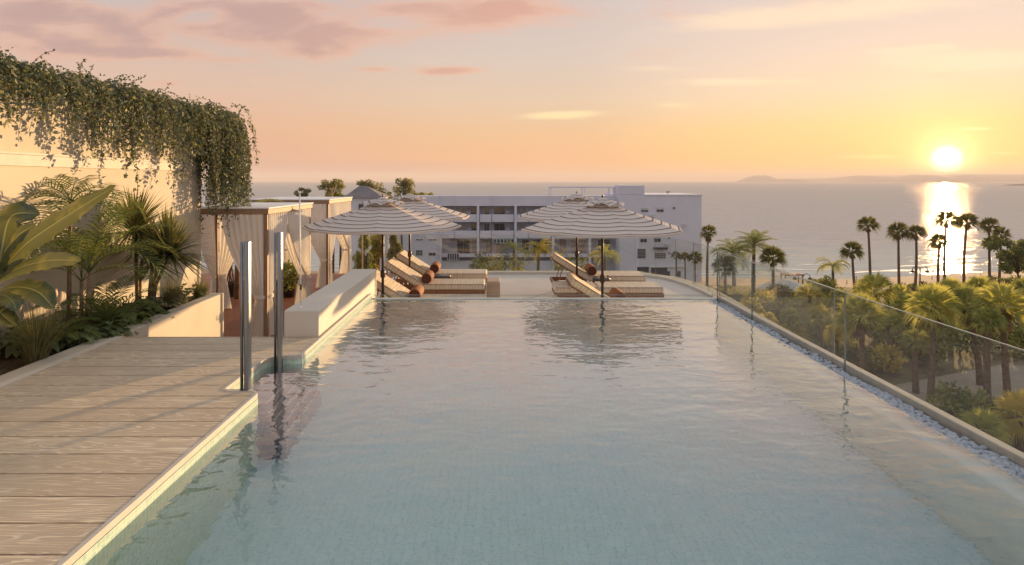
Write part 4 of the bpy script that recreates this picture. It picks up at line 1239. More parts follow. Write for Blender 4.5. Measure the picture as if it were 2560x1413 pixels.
# ------------------------------------------------------------------ parasols
def parasol_proto():
    t = thing('parasol', '', 'parasol', (0, 0, FL), 0, 'striped parasols of the sun terrace')
    Rr, zr, zp = 1.57, 2.06, 2.57
    def canopy_pt(k, s, q, R_, z0, z1, curve=0.0, sag=0.07):
        """k rib index, s 0..1 across the panel, q 0 top..1 rim"""
        a0 = 2 * math.pi * (k + 0.13) / 8; a1 = a0 + 2 * math.pi / 8
        p0 = Vector((math.cos(a0), math.sin(a0))); p1 = Vector((math.cos(a1), math.sin(a1))); p = p0.lerp(p1, s) * (R_ * q)
        b = 4 * s * (1 - s)
        z = z1 + (z0 - z1) * (q ** 0.96) + curve * math.sin(math.pi * q) * 0.5 - sag * b * q * (1.0 - 0.6 * q)
        return (p.x, p.y, z)
    m = MB(); m.uv = []
    NS, NQ = 8, 14
    for k in range(8):
        i0 = len(m.v)
        for iq in range(NQ + 1):
            q = 0.10 + 0.90 * iq / NQ
            for s in range(NS + 1):
                m.v.append(canopy_pt(k, s / NS, q, Rr, zr, zp)); m.uv.append((s / NS, q))
        for iq in range(NQ):
            for s in range(NS): a = i0 + iq * (NS + 1) + s; m.f.append((a, a + NS + 1, a + NS + 2, a + 1))
        # short hanging hem
        i1 = len(m.v)
        for s in range(NS + 1):
            v = m.v[i0 + NQ * (NS + 1) + s]; m.v += [v, (v[0], v[1], v[2] - 0.035)]; m.uv += [(s / NS, 1.0), (s / NS, 1.02)]
        for s in range(NS): a = i1 + 2 * s; m.f.append((a, a + 1, a + 3, a + 2))
    m.build('canopy', 'parasol_cloth', t, True)
    m = MB(); m.uv = []
    for k in range(8):
        i0 = len(m.v)
        for iq in range(5):
            q = 0.02 + 0.98 * iq / 4
            for s in range(7):
                x, y, z = canopy_pt(k, s / 6, q, 0.44, zp - 0.085, zp + 0.075, 0.0, 0.0)
                z += 0.06 * (4 * (s / 6) * (1 - s / 6)) * (q ** 2)
                m.v.append((x, y, z)); m.uv.append((s / 6, q * 0.27))
        for iq in range(4):
            for s in range(6): a = i0 + iq * 7 + s; m.f.append((a, a + 7, a + 8, a + 1))
    m.build('vent_cap', 'parasol_cloth', t, True)
    MB().lathe([(0.012, 0), (0.02, 0.015), (0.012, 0.04), (0.0, 0.06)], 10, (0, 0, zp + 0.07)).build('finial', 'dark_metal', t, True)
    MB().tube([(0, 0, 0.05), (0, 0, zp + 0.05)], 0.026, 12).build('pole', 'dark_metal', t, True)
    MB().lathe([(0.30, 0), (0.30, 0.05), (0.27, 0.065), (0.05, 0.07), (0.045, 0.26), (0.03, 0.28)], 24).build('base', 'dark_metal', t, True)
    c = MB().lathe([(0.035, 0), (0.05, 0.02), (0.05, 0.13), (0.035, 0.15)], 12, (0, 0, 1.02)).build('crank_box', 'dark_metal', t, True)
    MB().tube([(0.04, 0, 1.10), (0.10, -0.03, 1.10), (0.10, -0.03, 1.17)], 0.009, 6).build('handle', 'dark_metal', c)
    MB().lathe([(0.03, 0), (0.05, 0.02), (0.05, 0.06), (0.03, 0.08)], 12, (0, 0, 1.86)).build('hub', 'dark_metal', t, True)
    for k in range(8):
        a = 2 * math.pi * (k + 0.13) / 8; ca, sa = math.cos(a), math.sin(a); g = MB()
        pts = []
        for q in (0.06, 0.3, 0.6, 0.985):
            x, y, z = canopy_pt(k, 0, q, Rr, zr, zp); pts.append((x, y, z - 0.018))
        g.tube(pts, 0.009, 6); g.tube([(0.04 * ca, 0.04 * sa, 1.90), pts[2]], 0.007, 6); g.build('rib', 'dark_metal', t)
    return t
proto = parasol_proto()
for i, (px, Y, lab, rz) in enumerate([(957, 12.3, 'striped parasol at left front, over the low white wall end', 0.0), (1024, 15.6, 'striped parasol at left rear, partly behind the left front parasol', 0.2),
                                  (1506, 11.7, 'striped parasol at right front, nearest the pool edge', 0.05), (1442, 15.6, 'striped parasol at right rear, its left tip showing behind the nearer one', 0.3)]):
    o = proto if i == 0 else copy_tree(proto)
    o.location = ((px - VX) * Y / F, Y, FL); o.rotation_euler = (0, 0, rz); o['label'] = lab

# ------------------------------------------------------------------ loungers
def cushion(mb, L, Wd, T, n=1):
    """soft-edged slab from x=0..L, y=0..Wd, z=0..T"""
    mb.box(0, L, 0, Wd, 0, T, min(0.03, T * 0.25))
    return mb
def lounger_proto(flat=False):
    t = thing('sun_lounger', '', 'sun lounger', (0, 0, FL), 0, 'striped sun loungers of the sun terrace')
    Wd, hinge = 0.82, -1.50
    # x: foot at 0, head at negative x. frame
    f = MB(); f.box(-2.42, 0.0, 0.0, 0.05, 0.28, 0.375, 0.006); f.box(-2.42, 0.0, Wd - 0.05, Wd, 0.28, 0.375, 0.006)
    f.box(-0.05, -0.002, 0.051, Wd - 0.051, 0.285, 0.37); f.box(-2.418, -2.37, 0.051, Wd - 0.051, 0.285, 0.37)
    for k in range(14): f.box(-1.45 + 0.1 * k, -1.39 + 0.1 * k, 0.051, Wd - 0.051, 0.345, 0.365)
    f.build('frame', 'teak', t)
    for x in (-2.30, -0.22):
        for y in (0.0, Wd - 0.07): MB().box(x, x + 0.09, y + 0.004, y + 0.066, 0, 0.279, 0.004).build('leg', 'teak', t)
    m = cushion(MB(), 1.49, Wd + 0.02, 0.145); s = m.build('seat_cushion', 'cushion_cloth', t); s.location = (hinge, -0.01, 0.378)
    for y in (-0.002, Wd + 0.022): MB().tube([(0.02, y, 0.133), (1.47, y, 0.133)], 0.006, 6).build('piping', 'teak', s)
    ang = 0.0 if flat else R(32)
    bl = 1.0 if flat else 1.05
    M = Matrix.Translation((hinge - 0.01, 0, 0.385 if not flat else 0.378)) @ Matrix.Rotation(ang, 4, 'Y') @ Matrix.Translation((-bl, 0, 0))
    bf = MB().box(0, bl, 0.06, Wd - 0.06, -0.035, -0.004)
    b = cushion(MB(), bl, Wd + 0.02, 0.145)
    fo = bf.build('back_frame', 'teak', t); fo.matrix_local = M
    bo = b.build('back_cushion', 'cushion_cloth', t); bo.matrix_local = M @ Matrix.Translation((0, -0.01, 0))
    for y in (-0.002, Wd + 0.022): MB().tube([(0.02, y, 0.133), (bl - 0.02, y, 0.133)], 0.006, 6).build('piping', 'teak', bo)
    if not flat:
        for y in (0.1, Wd - 0.1): MB().tube([(hinge - 0.75, y, 0.36), (hinge - 0.62, y, 0.76)], 0.012, 6).build('prop', 'teak', t)
    return t
def bolster(label, loc):
    t = thing('bolster_pillow', label, 'bolster', loc, 0, 'terracotta bolsters on the loungers')
    n, L, r = 24, 0.62, 0.125; m = MB()
    m.tube([(0, y, 0) for y in (0.0, 0.012, 0.05, L - 0.05, L - 0.012, L)], [r * 0.9, r * 0.97, r, r, r * 0.97, r * 0.9], n, False)
    m.build('cover', 'bolster_cloth', t, True)
    for y in (0.002, L - 0.002):
        e = MB(); e.v = [(math.cos(6.2832 * j / n) * r * 0.9, y, math.sin(6.2832 * j / n) * r * 0.9) for j in range(n)] + [(0, y + (0.02 if y < 0.1 else -0.02), 0)]
        e.f = [(j, (j + 1) % n, n) for j in range(n)]
        e.build('end_cap', 'bolster_end', t)
    return t
raised = lounger_proto(False); flatp = lounger_proto(True)
LG = [(raised, -0.34, 12.40, 'striped lounger with raised back closest to the low white wall', 'terracotta bolster on the lounger beside the low white wall'),
      (None, -0.35, 14.50, 'striped lounger with raised back in the middle of the left three', 'terracotta bolster on the middle lounger of the left three'),
      (None, -0.34, 16.15, 'striped lounger with raised back farthest among the left three, beyond the round table', 'terracotta bolster on the farthest lounger at left'),
      (None, 3.76, 11.95, 'striped lounger behind the right front parasol pole, its seat hidden by the pool edge', 'terracotta bolster just above the pool edge at right'),
      (flatp, 3.76, 14.06, 'striped lounger lying flat in the middle of the right three', 'terracotta bolster on the flat lounger at right'),
      (None, 3.76, 15.75, 'striped lounger with raised back farthest among the right three', 'terracotta bolster on the farthest lounger at right')]
for k, (pr, x, y, lab, bl) in enumerate(LG):
    o = pr if pr else copy_tree(raised)
    o.location = (x, y, FL); o['label'] = lab
    if pr is flatp: bolster(bl, (x - 2.05, y + 0.10, FL + 0.378 + 0.145 + 0.118))
    else: bolster(bl, (x - 1.39, y + (0.02 if k != 3 else 0.1), FL + 0.378 + 0.145 + 0.120))
def side_table(label, x, y):
    t = thing('side_table', label, 'side table', (x, y, FL), 0, 'round dark side tables between the loungers')
    MB().lathe([(0.0, 0.50), (0.215, 0.50), (0.225, 0.51), (0.225, 0.53), (0.215, 0.54), (0.0, 0.54)], 28).build('table_top', 'table_top', t, True)
    m = MB()
    for k in range(16):
        a = 6.2832 * k / 16; m.tube([(0.15 * math.cos(a), 0.15 * math.sin(a), 0.02), (0.20 * math.cos(a), 0.20 * math.sin(a), 0.499)], 0.008, 5)
    m.build('wire_frame', 'dark_metal', t)
    MB().lathe([(0.17, 0), (0.17, 0.02), (0.0, 0.022)], 24).build('foot_ring', 'dark_metal', t)
side_table('small round dark table between the two farther left loungers', (1106 - VX) * 15.72 / F, 15.73)
side_table('small round dark table between the flat lounger and the farthest right one', (1503 - VX) * 15.3 / F, 15.3)
tag(MB().box(-0.33, 0.0, 15.0, 15.6, FL, -0.70, 0.012).build('beige_stool', 'beige_block'), 'square beige block stool at the foot of the middle left lounger', 'stool')

# ------------------------------------------------------------------ white apartment building
def BP(px, py, Y): return at(px, py, Y)
def apartment():
    Y0 = 112.0
    T = thing('apartment_building', 'long white apartment block with balconies facing the terrace, before the sea', 'building', (BP(1260, 690, Y0).x, Y0, ZG))
    o = Vector(T.location)
    def rect(mb, px0, px1, py0, py1, Y, d=0.3, proud=0.0):
        a = BP(px0, py1, Y) - o; c = BP(px1, py0, Y) - o
        mb.box(a.x, c.x, Y - o.y - proud, Y - o.y - proud + d, a.z, c.z)
    zb = 0.0
    def wallbox(px0, px1, pytop, Y, depth):
        a = BP(px0, pytop, Y) - o; c = BP(px1, pytop, Y) - o
        return (a.x, c.x, Y - o.y, Y - o.y + depth, 0.0, a.z)
    # back body (behind the balconies)
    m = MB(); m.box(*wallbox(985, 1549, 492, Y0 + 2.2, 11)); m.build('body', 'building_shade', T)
    # plain left wing
    m = MB(); m.box(*wallbox(978, 1100, 490.5, Y0 - 0.05, 2.2)); m.build('left_wing', 'building_white', T)
    # right block, standing forward, with its stair tower
    YR = Y0 - 3.0
    m = MB(); m.box(*wallbox(1549, 1754, 487, YR, 14.0)); m.build('right_block', 'building_white', T)
    m = MB(); a = BP(1549.5, 464, YR + 0.05) - o; c = BP(1611, 486.5, YR + 0.05) - o
    m.box(a.x, c.x, a.y, a.y + 5.0, c.z, a.z); m.build('stair_tower', 'building_white', T)
    m = MB(); a = BP(1549, 486.5, YR - 0.1) - o; c = BP(1756, 489.5, YR - 0.1) - o; a2 = BP(1612, 486.6, YR - 0.1) - o
    m.box(a2.x, c.x, a.y, a.y + 14.2, c.z, a.z); m.build('parapet', 'building_white', T)
    # top fascia and floor slabs / balcony fronts
    m = MB(); rect(m, 1100, 1549, 489.5, 515, Y0 - 0.1, 2.3); m.build('fascia', 'building_white', T)
    for k, (pt, pb) in enumerate(((536, 555), (576.5, 596), (634, 643))):
        for (xa, xb, pr) in ((1101, 1135, 0.0), (1136.5, 1192, 0.12), (1200, 1228, 0.3), (1229.5, 1284, 0.12), (1291, 1320, 0.3), (1321.5, 1378, 0.12), (1386, 1414, 0.3), (1415.5, 1470, 0.12), (1478, 1547, 0.12)):
            m = MB(); rect(m, xa, xb, pt, pb, Y0, 0.16, pr); m.build('balcony_front', 'building_white', T)
        m = MB(); rect(m, 1101, 1549, pb - 1.6, pb, Y0 + 0.2, 2.0); m.build('floor_slab', 'building_white', T)
    for px in (1099.5, 1193.5, 1287.5, 1381.5, 1473.5):
        m = MB(); rect(m, px - 1.4, px + 4.4, 515.2, 689, Y0 - 0.5, 2.7); m.build('fin', 'building_white', T)
    for px in (1099, 1134.5, 1228):
        m = MB(); rect(m, px - 0.9, px + 0.9, 488.5, 515.1, Y0 - 0.3, 0.19); m.build('fascia_rib', 'building_white', T)
    # doors and windows set in the balcony recesses
    for (pt, pb) in ((519, 536), (559, 577), (600, 634)):
        for (xa, xb) in ((1140, 1166), (1176, 1190), (1211, 1223), (1236, 1262), (1302, 1314), (1330, 1360), (1396, 1408), (1424, 1455), (1492, 1516)):
            if pt == 600: xa, xb = xa + 3, xb + 8
            w = MB(); rect(w, xa - 0.8, xb + 0.8, pt - 0.6, pb, Y0 + 2.19, 0.1, 0.04); f = w.build('window', 'window_frame', T)
            g = MB(); rect(g, xa, (xa + xb) / 2 - 0.3, pt, pb - 0.4, Y0 + 2.19, 0.1, 0.07); rect(g, (xa + xb) / 2 + 0.3, xb, pt, pb - 0.4, Y0 + 2.19, 0.1, 0.07)
            g.build('pane', 'dark_glass' if (int(xa) * 7 + pt) % 5 < 3 else 'pane_curtain', f)
    for (xa, ya, yy) in ((1168, 529, Y0 + 2.0), (1264, 527, Y0 + 2.0), (1363, 529, Y0 + 2.0), (1170, 569, Y0 + 2.0), (1458, 568, Y0 + 2.0), (1266, 569, Y0 + 2.0), (1625, 536, YR), (1706, 560, YR), (1662, 608, YR)):
        m = MB(); rect(m, xa, xa + 9, ya, ya + 6, yy, 0.3, 0.32); u_ = m.build('cooling_unit', 'window_frame', T)
        m = MB(); rect(m, xa + 1.2, xa + 6, ya + 1, ya + 5, yy, 0.02, 0.335); m.build('grille', 'building_low', u_)
    # strip of glazing above the ground floor
    w = MB(); rect(w, 1232, 1287, 597, 608, Y0 - 0.1, 0.1, 0.1); f = w.build('window', 'window_frame', T)
    g = MB()
    for k in range(6): rect(g, 1234 + 8.8 * k, 1240.5 + 8.8 * k, 598.2, 606.8, Y0 - 0.1, 0.1, 0.13)
    g.build('pane', 'dark_glass', f)
    w = MB(); rect(w, 1118, 1148, 632, 651, Y0 - 0.1, 0.1, 0.1); f = w.build('window', 'window_frame', T)
    g = MB()
    for k in range(5): rect(g, 1119.5 + 5.8 * k, 1123.5 + 5.8 * k, 633.5, 649.5, Y0 - 0.1, 0.1, 0.13)
    g.build('pane', 'dark_glass', f)
    m = MB(); rect(m, 1101, 1470, 652, 689, Y0 + 0.4, 0.4); m.build('ground_floor_wall', 'building_low', T)
    # windows of the plain walls: (px0, px1, py0, py1, wall Y)
    def win(xa, xb, ya, yb, Y, n=2, box=True, rows=1):
        w = MB(); rect(w, xa - 1.0, xb + 1.0, ya - 1.0, yb + 1.0, Y, 0.08, 0.05); f = w.build('window', 'window_frame', T)
        g = MB(); sw = (xb - xa) / n; sh = (yb - ya) / rows
        for k in range(n):
            for j in range(rows): rect(g, xa + sw * k + 0.5, xa + sw * (k + 1) - 0.5, ya + sh * j + 0.4, ya + sh * (j + 1) - 0.4, Y, 0.08, 0.08)
        g.build('pane', 'dark_glass', f)
        if box:
            s = MB(); rect(s, xa - 1.0, xb + 1.0, ya - 5.5, ya - 1.2, Y, 0.12, 0.10); s.build('shutter_box', 'building_low', f)
    for q in ((1602.5, 1620, 525, 530), (1641, 1659, 524, 530), (1600.5, 1617, 597.5, 606), (1635, 1651.5, 596, 605)): win(*q, YR)
    for q in ((1681.5, 1688, 517.5, 523), (1670, 1675, 593, 598), (1670.5, 1675, 630.5, 636)): win(*q, YR, 2, False)
    win(1636, 1664, 632.5, 646.5, YR, 6, False, 3); win(1593, 1614, 622, 646, YR, 1, False, 7)
    m = MB(); rect(m, 1633, 1667, 618.5, 622.5, YR, 0.7, 0.7); m.build('awning', 'dark_opening', T)
    for q in ((1048, 1066, 573, 577.5), (1040, 1057, 598, 601), (1072, 1092, 598, 601.5)): win(*q, Y0 - 0.05, 2, False)
    win(1040, 1056.5, 625.5, 639, Y0 - 0.05, 4, False, 2); win(1072, 1089, 631.5, 639.5, Y0 - 0.05, 2, False)
    m = MB(); rect(m, 1593, 1668, 667.5, 690, YR, 0.06, 0.03); m.build('garage_shade_sheet', 'dark_opening', T)  # dark sheet on the wall stands in for the shade inside the garage
    m = MB(); rect(m, 1622, 1626, 667.4, 691, YR, 0.4, 0.40); m.build('pillar', 'building_low', T)
    # roof frame
    m = MB()
    for px in (1371.5, 1376.5, 1454, 1460.5, 1520, 1523.5): rect(m, px, px + 2.0, 469.5, 489.4, Y0 + 1.0, 0.3)
    rect(m, 1371.5, 1548, 467, 469.4, Y0 + 1.0, 0.3); rect(m, 1371.5, 1548, 469.0, 470.5, Y0 + 4.5, 0.3)
    rect(m, 1532, 1548, 470, 489.4, Y0 + 1.1, 0.2)
    m.build('roof_frame', 'building_white', T)
    m = MB(); a = BP(1670, 486, YR + 3) - o; h = BP(1670, 478, YR + 3) - o
    m.tube([(a.x, a.y, a.z), (a.x, a.y, h.z)], 0.05, 6)
    for k in (-0.35, 0, 0.3): m.tube([(a.x - 0.35, a.y, h.z - 0.2 + k * 0.4), (a.x + 0.4, a.y, h.z - 0.15 + k * 0.4)], 0.03, 5)
    m.build('antenna', 'dark_metal', T)
    m = MB(); rect(m, 1096.5, 1097.8, 515, 680, Y0 - 0.16, 0.1); m.build('drain_pipe', 'building_low', T)
apartment()
# grey-roofed house at left
p = at(888, 560, 85)
T = thing('house', 'small white house with a grey hipped roof left of the apartment block', 'house', (p.x, 85, ZG))
hw, hz = 3.6, at(888, 487, 85).z - ZG; pk = at(888, 465, 85).z - ZG
MB().box(-1.2, hw, 0, 5, 0, hz - 0.4).build('wall', 'building_white', T)
m = MB(); a, b_, c, d = (-1.6, -0.4, hz - 0.4), (hw + 0.4, -0.4, hz - 0.4), (hw + 0.4, 5.4, hz - 0.4), (-1.6, 5.4, hz - 0.4); e, f = (0.0, 2.5, pk), (1.0, 2.5, pk)
m.quad(a, b_, f, e); m.tri(b_, c, f); m.quad(c, d, e, f); m.tri(d, a, e); m.quad(d, c, b_, a); m.build('roof', 'roof_gray', T)
for k in range(2):
    w = MB().box(0.4 + 1.5 * k, 1.2 + 1.5 * k, -0.05, 0.02, hz - 2.6, hz - 1.2).build('window', 'window_frame', T)
    MB().box(0.48 + 1.5 * k, 1.12 + 1.5 * k, -0.08, -0.03, hz - 2.52, hz - 1.28).build('pane', 'dark_glass', w)
# low salmon building and pavilion in the garden
p = on(1690, 705, ZG)
T = thing('garden_house', 'low salmon-coloured house behind the short palms right of the apartment block', 'house', (p.x - 2, p.y, ZG))
MB().box(-2.5, 3.6, 0, 4, 0, 2.6).build('wall', 'terracotta', T)
MB().box(-2.8, 3.9, -0.3, 4.3, 2.601, 2.85).build('roof', 'roof_white', T)
for k in range(3):
    w = MB().box(-2.0 + 1.9 * k, -0.9 + 1.9 * k, -0.06, 0.0, 0.8, 2.0).build('window', 'window_frame', T); MB().box(-1.9 + 1.9 * k, -1.0 + 1.9 * k, -0.09, -0.04, 0.9, 1.9).build('pane', 'dark_glass', w)
p = on(1962, 742, ZG)
T = thing('garden_pavilion', 'open garden pavilion with a pale pitched tent roof beside the lawn', 'pavilion', (p.x, p.y, ZG))
m = MB(); ap = (0, 0, 2.9); rr_ = [(4.6 * math.cos(6.2832 * k / 8 + 0.39), 3.6 * math.sin(6.2832 * k / 8 + 0.39), 1.35) for k in range(8)]
for k in range(8): m.tri(rr_[k], rr_[(k + 1) % 8], ap)
m.build('roof', 'white_paint', T)
for k in range(8): MB().tube([(rr_[k][0] * 0.95, rr_[k][1] * 0.95, 0), (rr_[k][0] * 0.95, rr_[k][1] * 0.95, 1.42)], 0.08, 6).build('post', 'bark', T)

# ------------------------------------------------------------------ palms and trees beyond
def fan_palm(label, px, py, rpx, Y, seed, group, lean=0.0, mat='palm_far', skirt=0.5, n=24, basepx=None, tr=0.2, nseg=11, cat='palm tree'):
    """px, py: middle of the crown in the photo; rpx its radius"""
    r = random.Random(seed)
    c = at(px, py, Y); Rm = rpx * Y / F
    bx = ((basepx if basepx is not None else px) - VX) * Y / F
    t = thing('palm_tree', label, cat, (bx, Y, ZG), 0, group)
    top = Vector((c.x - bx, 0, c.z - ZG)); m = MB()
    k = 6; bow = r.uniform(-0.02, 0.02) * top.z
    trunk(m, [(top.x * (i / k) ** 1.4 + bow * math.sin(math.pi * i / k), 0, top.z * i / k) for i in range(k + 1)], tr * 1.15, tr * 0.75, 8); m.build('trunk', 'bark', t, True)
    m = MB()
    for i in range(n):
        q = (i + 0.5) / n; el = math.asin(0.98 - q * 1.55); az = i * 2.39996 + r.uniform(-0.2, 0.2)
        pet = Rm * 0.26 * r.uniform(0.8, 1.2)
        fan_leaf(m, top, az, el, pet, Rm * 0.84, nseg, 1.15, r, 0.12 + 0.3 * q, Rm * 0.014)
    m.build('crown', mat, t)
    if skirt > 0:
        m = MB()
        for i in range(22):
            az = r.uniform(0, 6.28); el = -R(r.uniform(55, 85)); fan_leaf(m, top - Vector((0, 0, r.uniform(0, 0.5) * Rm * skirt)), az, el, Rm * 0.2, Rm * 0.55 * skirt, 7, 0.9, r, 0.2, 0.02)
        m.build('dead_fronds', 'dead_frond', t)
    return t
def feather_palm(label, px, py, rpx, Y, seed, group, mat='palm_far', n=18, basepx=None, tr=0.2, up=(0.1, 1.3), droop=(1.2, 2.0)):
    r = random.Random(seed); c = at(px, py, Y); Rm = rpx * Y / F
    bx = ((basepx if basepx is not None else px) - VX) * Y / F
    t = thing('palm_tree', label, 'palm tree', (bx, Y, ZG), 0, group)
    top = Vector((c.x - bx, 0, c.z - ZG)); m = MB(); k = 5
    trunk(m, [(top.x * (i / k) ** 1.3, 0, top.z * i / k) for i in range(k + 1)], tr * 1.2, tr * 0.8, 8); m.build('trunk', 'bark', t, True)
    m = MB()
    for i in range(n):
        az = i * 2.39996 + r.uniform(-0.2, 0.2); feather_frond(m, top, az, r.uniform(*up), Rm * 1.15 * r.uniform(0.85, 1.1), r.uniform(*droop), 16, Rm * 0.34, Rm * 0.022, 0.4, r, Rm * 0.012)
    m.build('crown', mat, t)
    return t
BG = 'tall fan palms along the beach'
for k, (px, py, rp, bx, by, lab) in enumerate([
    (2170, 563, 27, 2176, 738, 'tall fan palm standing apart at the left of the beach row'),
    (2246, 580, 29, 2248, 735, 'tall fan palm, left one of the close pair before the lamp post'),
    (2290, 584, 25, 2287, 732, 'tall fan palm, right one of the close pair before the lamp post'),
    (2366, 552, 30, 2363, 728, 'tallest fan palm directly in the sun glitter'),
    (2349, 605, 25, 2346, 730, 'shorter fan palm standing under the tallest one in the sun glitter'),
    (2417, 556, 28, 2410, 716, 'tall slightly leaning fan palm right of the sun glitter'),
    (2473, 564, 25, 2474, 712, 'tall fan palm with a small round crown between the leaning one and the dark tree'),
    (2503, 588, 25, 2498, 708, 'fan palm rising behind the dark round tree'),
    (2130, 628, 30, 2138, 742, 'middle-height fan palm left of the tall beach row, next to the feather palm')]):
    Y = (CZ - ZG) * F / (by - VY)
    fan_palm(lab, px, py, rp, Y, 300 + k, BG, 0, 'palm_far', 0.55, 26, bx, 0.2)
feather_palm('feather palm with drooping fronds left of the middle-height fan palm', 2082, 665, 42, 27587 / (735 - VY), 320, 'feather palms of the garden', 'palm_gold', 18, 2083, 0.22, (0.2, 1.3), (1.6, 2.3))
GP = 'palms beside the apartment block'
fan_palm('tall fan palm with a dead-leaf skirt at the right edge of the apartment block', 1771, 580, 23, 27587 / (745 - VY), 321, GP, 0, 'palm_far', 1.1, 26, 1768, 0.17)
feather_palm('big date palm with a spreading dark crown, tallest of the group above the balustrade', 1885, 612, 48, 27587 / (742 - VY), 322, GP, 'palm_leaf', 40, 1883, 0.3, (-0.3, 1.4), (0.8, 1.5))
fan_palm('fan palm with a thick pale trunk right of the date palm', 1932, 645, 36, 27587 / (750 - VY), 323, GP, 0, 'palm_far', 0.5, 30, 1932, 0.24)
feather_palm('dark date palm left of the tallest one in the group above the balustrade', 1832, 632, 52, 27587 / (748 - VY), 324, GP, 'palm_leaf', 34, 1836, 0.28, (-0.2, 1.4), (1.0, 1.7))
fan_palm('fan palm with a low drooping crown at the left of the date palms', 1812, 668, 34, 27587 / (775 - VY), 325, GP, 0, 'palm_far', 0.5, 30, 1814, 0.22)
for k, (px, py, rp, lab) in enumerate([(1690, 640, 14, 'slim small palm before the salmon house, left of three'), (1712, 642, 14, 'slim small palm before the salmon house, middle of three'), (1738, 645, 20, 'fuller small palm before the salmon house, right of three')]):
    fan_palm(lab, px, py, rp, 27587 / (730 - VY), 330 + k, GP, 0, 'palm_far', 0.6, 22, px + (k - 1), 0.12)
FP = 'palms behind the far balustrade'
feather_palm('feather palm with a pale crown behind the balustrade, left of the golden one', 1285, 625, 34, 70, 340, FP, 'palm_gold', 16, 1287, 0.16, (0.3, 1.4), (1.2, 2.0))
feather_palm('golden feather palm with the sun glow in its leaf colour behind the balustrade middle', 1347, 625, 42, 66, 341, FP, 'bush_gold', 22, 1340, 0.18, (0.2, 1.4), (1.3, 2.2))
feather_palm('drooping feather palm behind the right front parasol pole', 1512, 640, 44, 68, 342, FP, 'palm_gold', 20, 1512, 0.17, (0.2, 1.4), (1.5, 2.3))

GF = 'fan palms of the garden below the pool'
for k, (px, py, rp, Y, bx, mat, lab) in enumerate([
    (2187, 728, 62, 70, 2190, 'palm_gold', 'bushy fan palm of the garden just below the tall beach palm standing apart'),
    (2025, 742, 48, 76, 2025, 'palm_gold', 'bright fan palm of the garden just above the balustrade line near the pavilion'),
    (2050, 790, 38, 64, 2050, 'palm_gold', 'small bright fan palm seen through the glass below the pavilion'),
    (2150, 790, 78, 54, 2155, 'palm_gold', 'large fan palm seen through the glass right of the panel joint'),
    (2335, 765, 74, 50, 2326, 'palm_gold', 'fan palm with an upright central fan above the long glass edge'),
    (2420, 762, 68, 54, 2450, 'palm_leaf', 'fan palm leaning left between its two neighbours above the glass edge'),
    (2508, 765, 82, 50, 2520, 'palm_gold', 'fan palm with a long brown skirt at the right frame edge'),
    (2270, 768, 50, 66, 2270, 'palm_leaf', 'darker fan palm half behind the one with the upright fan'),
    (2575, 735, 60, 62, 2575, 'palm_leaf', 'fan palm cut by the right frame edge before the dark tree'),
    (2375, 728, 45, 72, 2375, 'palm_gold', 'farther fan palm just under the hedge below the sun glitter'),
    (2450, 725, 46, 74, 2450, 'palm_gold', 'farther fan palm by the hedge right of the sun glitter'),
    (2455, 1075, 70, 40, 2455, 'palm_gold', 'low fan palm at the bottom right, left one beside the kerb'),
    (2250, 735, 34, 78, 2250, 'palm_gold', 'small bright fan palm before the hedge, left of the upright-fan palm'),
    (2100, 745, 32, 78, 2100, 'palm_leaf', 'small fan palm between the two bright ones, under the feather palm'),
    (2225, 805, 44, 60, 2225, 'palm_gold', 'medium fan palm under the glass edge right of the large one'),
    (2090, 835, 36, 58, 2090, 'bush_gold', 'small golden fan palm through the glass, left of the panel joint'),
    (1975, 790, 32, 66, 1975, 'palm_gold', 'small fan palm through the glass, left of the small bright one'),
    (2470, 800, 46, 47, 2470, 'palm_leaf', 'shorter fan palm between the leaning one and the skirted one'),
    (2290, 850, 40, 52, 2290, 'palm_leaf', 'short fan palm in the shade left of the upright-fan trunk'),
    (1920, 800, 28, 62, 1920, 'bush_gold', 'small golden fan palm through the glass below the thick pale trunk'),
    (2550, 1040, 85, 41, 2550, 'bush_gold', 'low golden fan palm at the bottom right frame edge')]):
    fan_palm(lab, px, py, rp * 0.84, Y, 360 + k, GF, 0, mat, 0.75 if Y < 56 else 0.5, 34, bx, 0.24, 13)

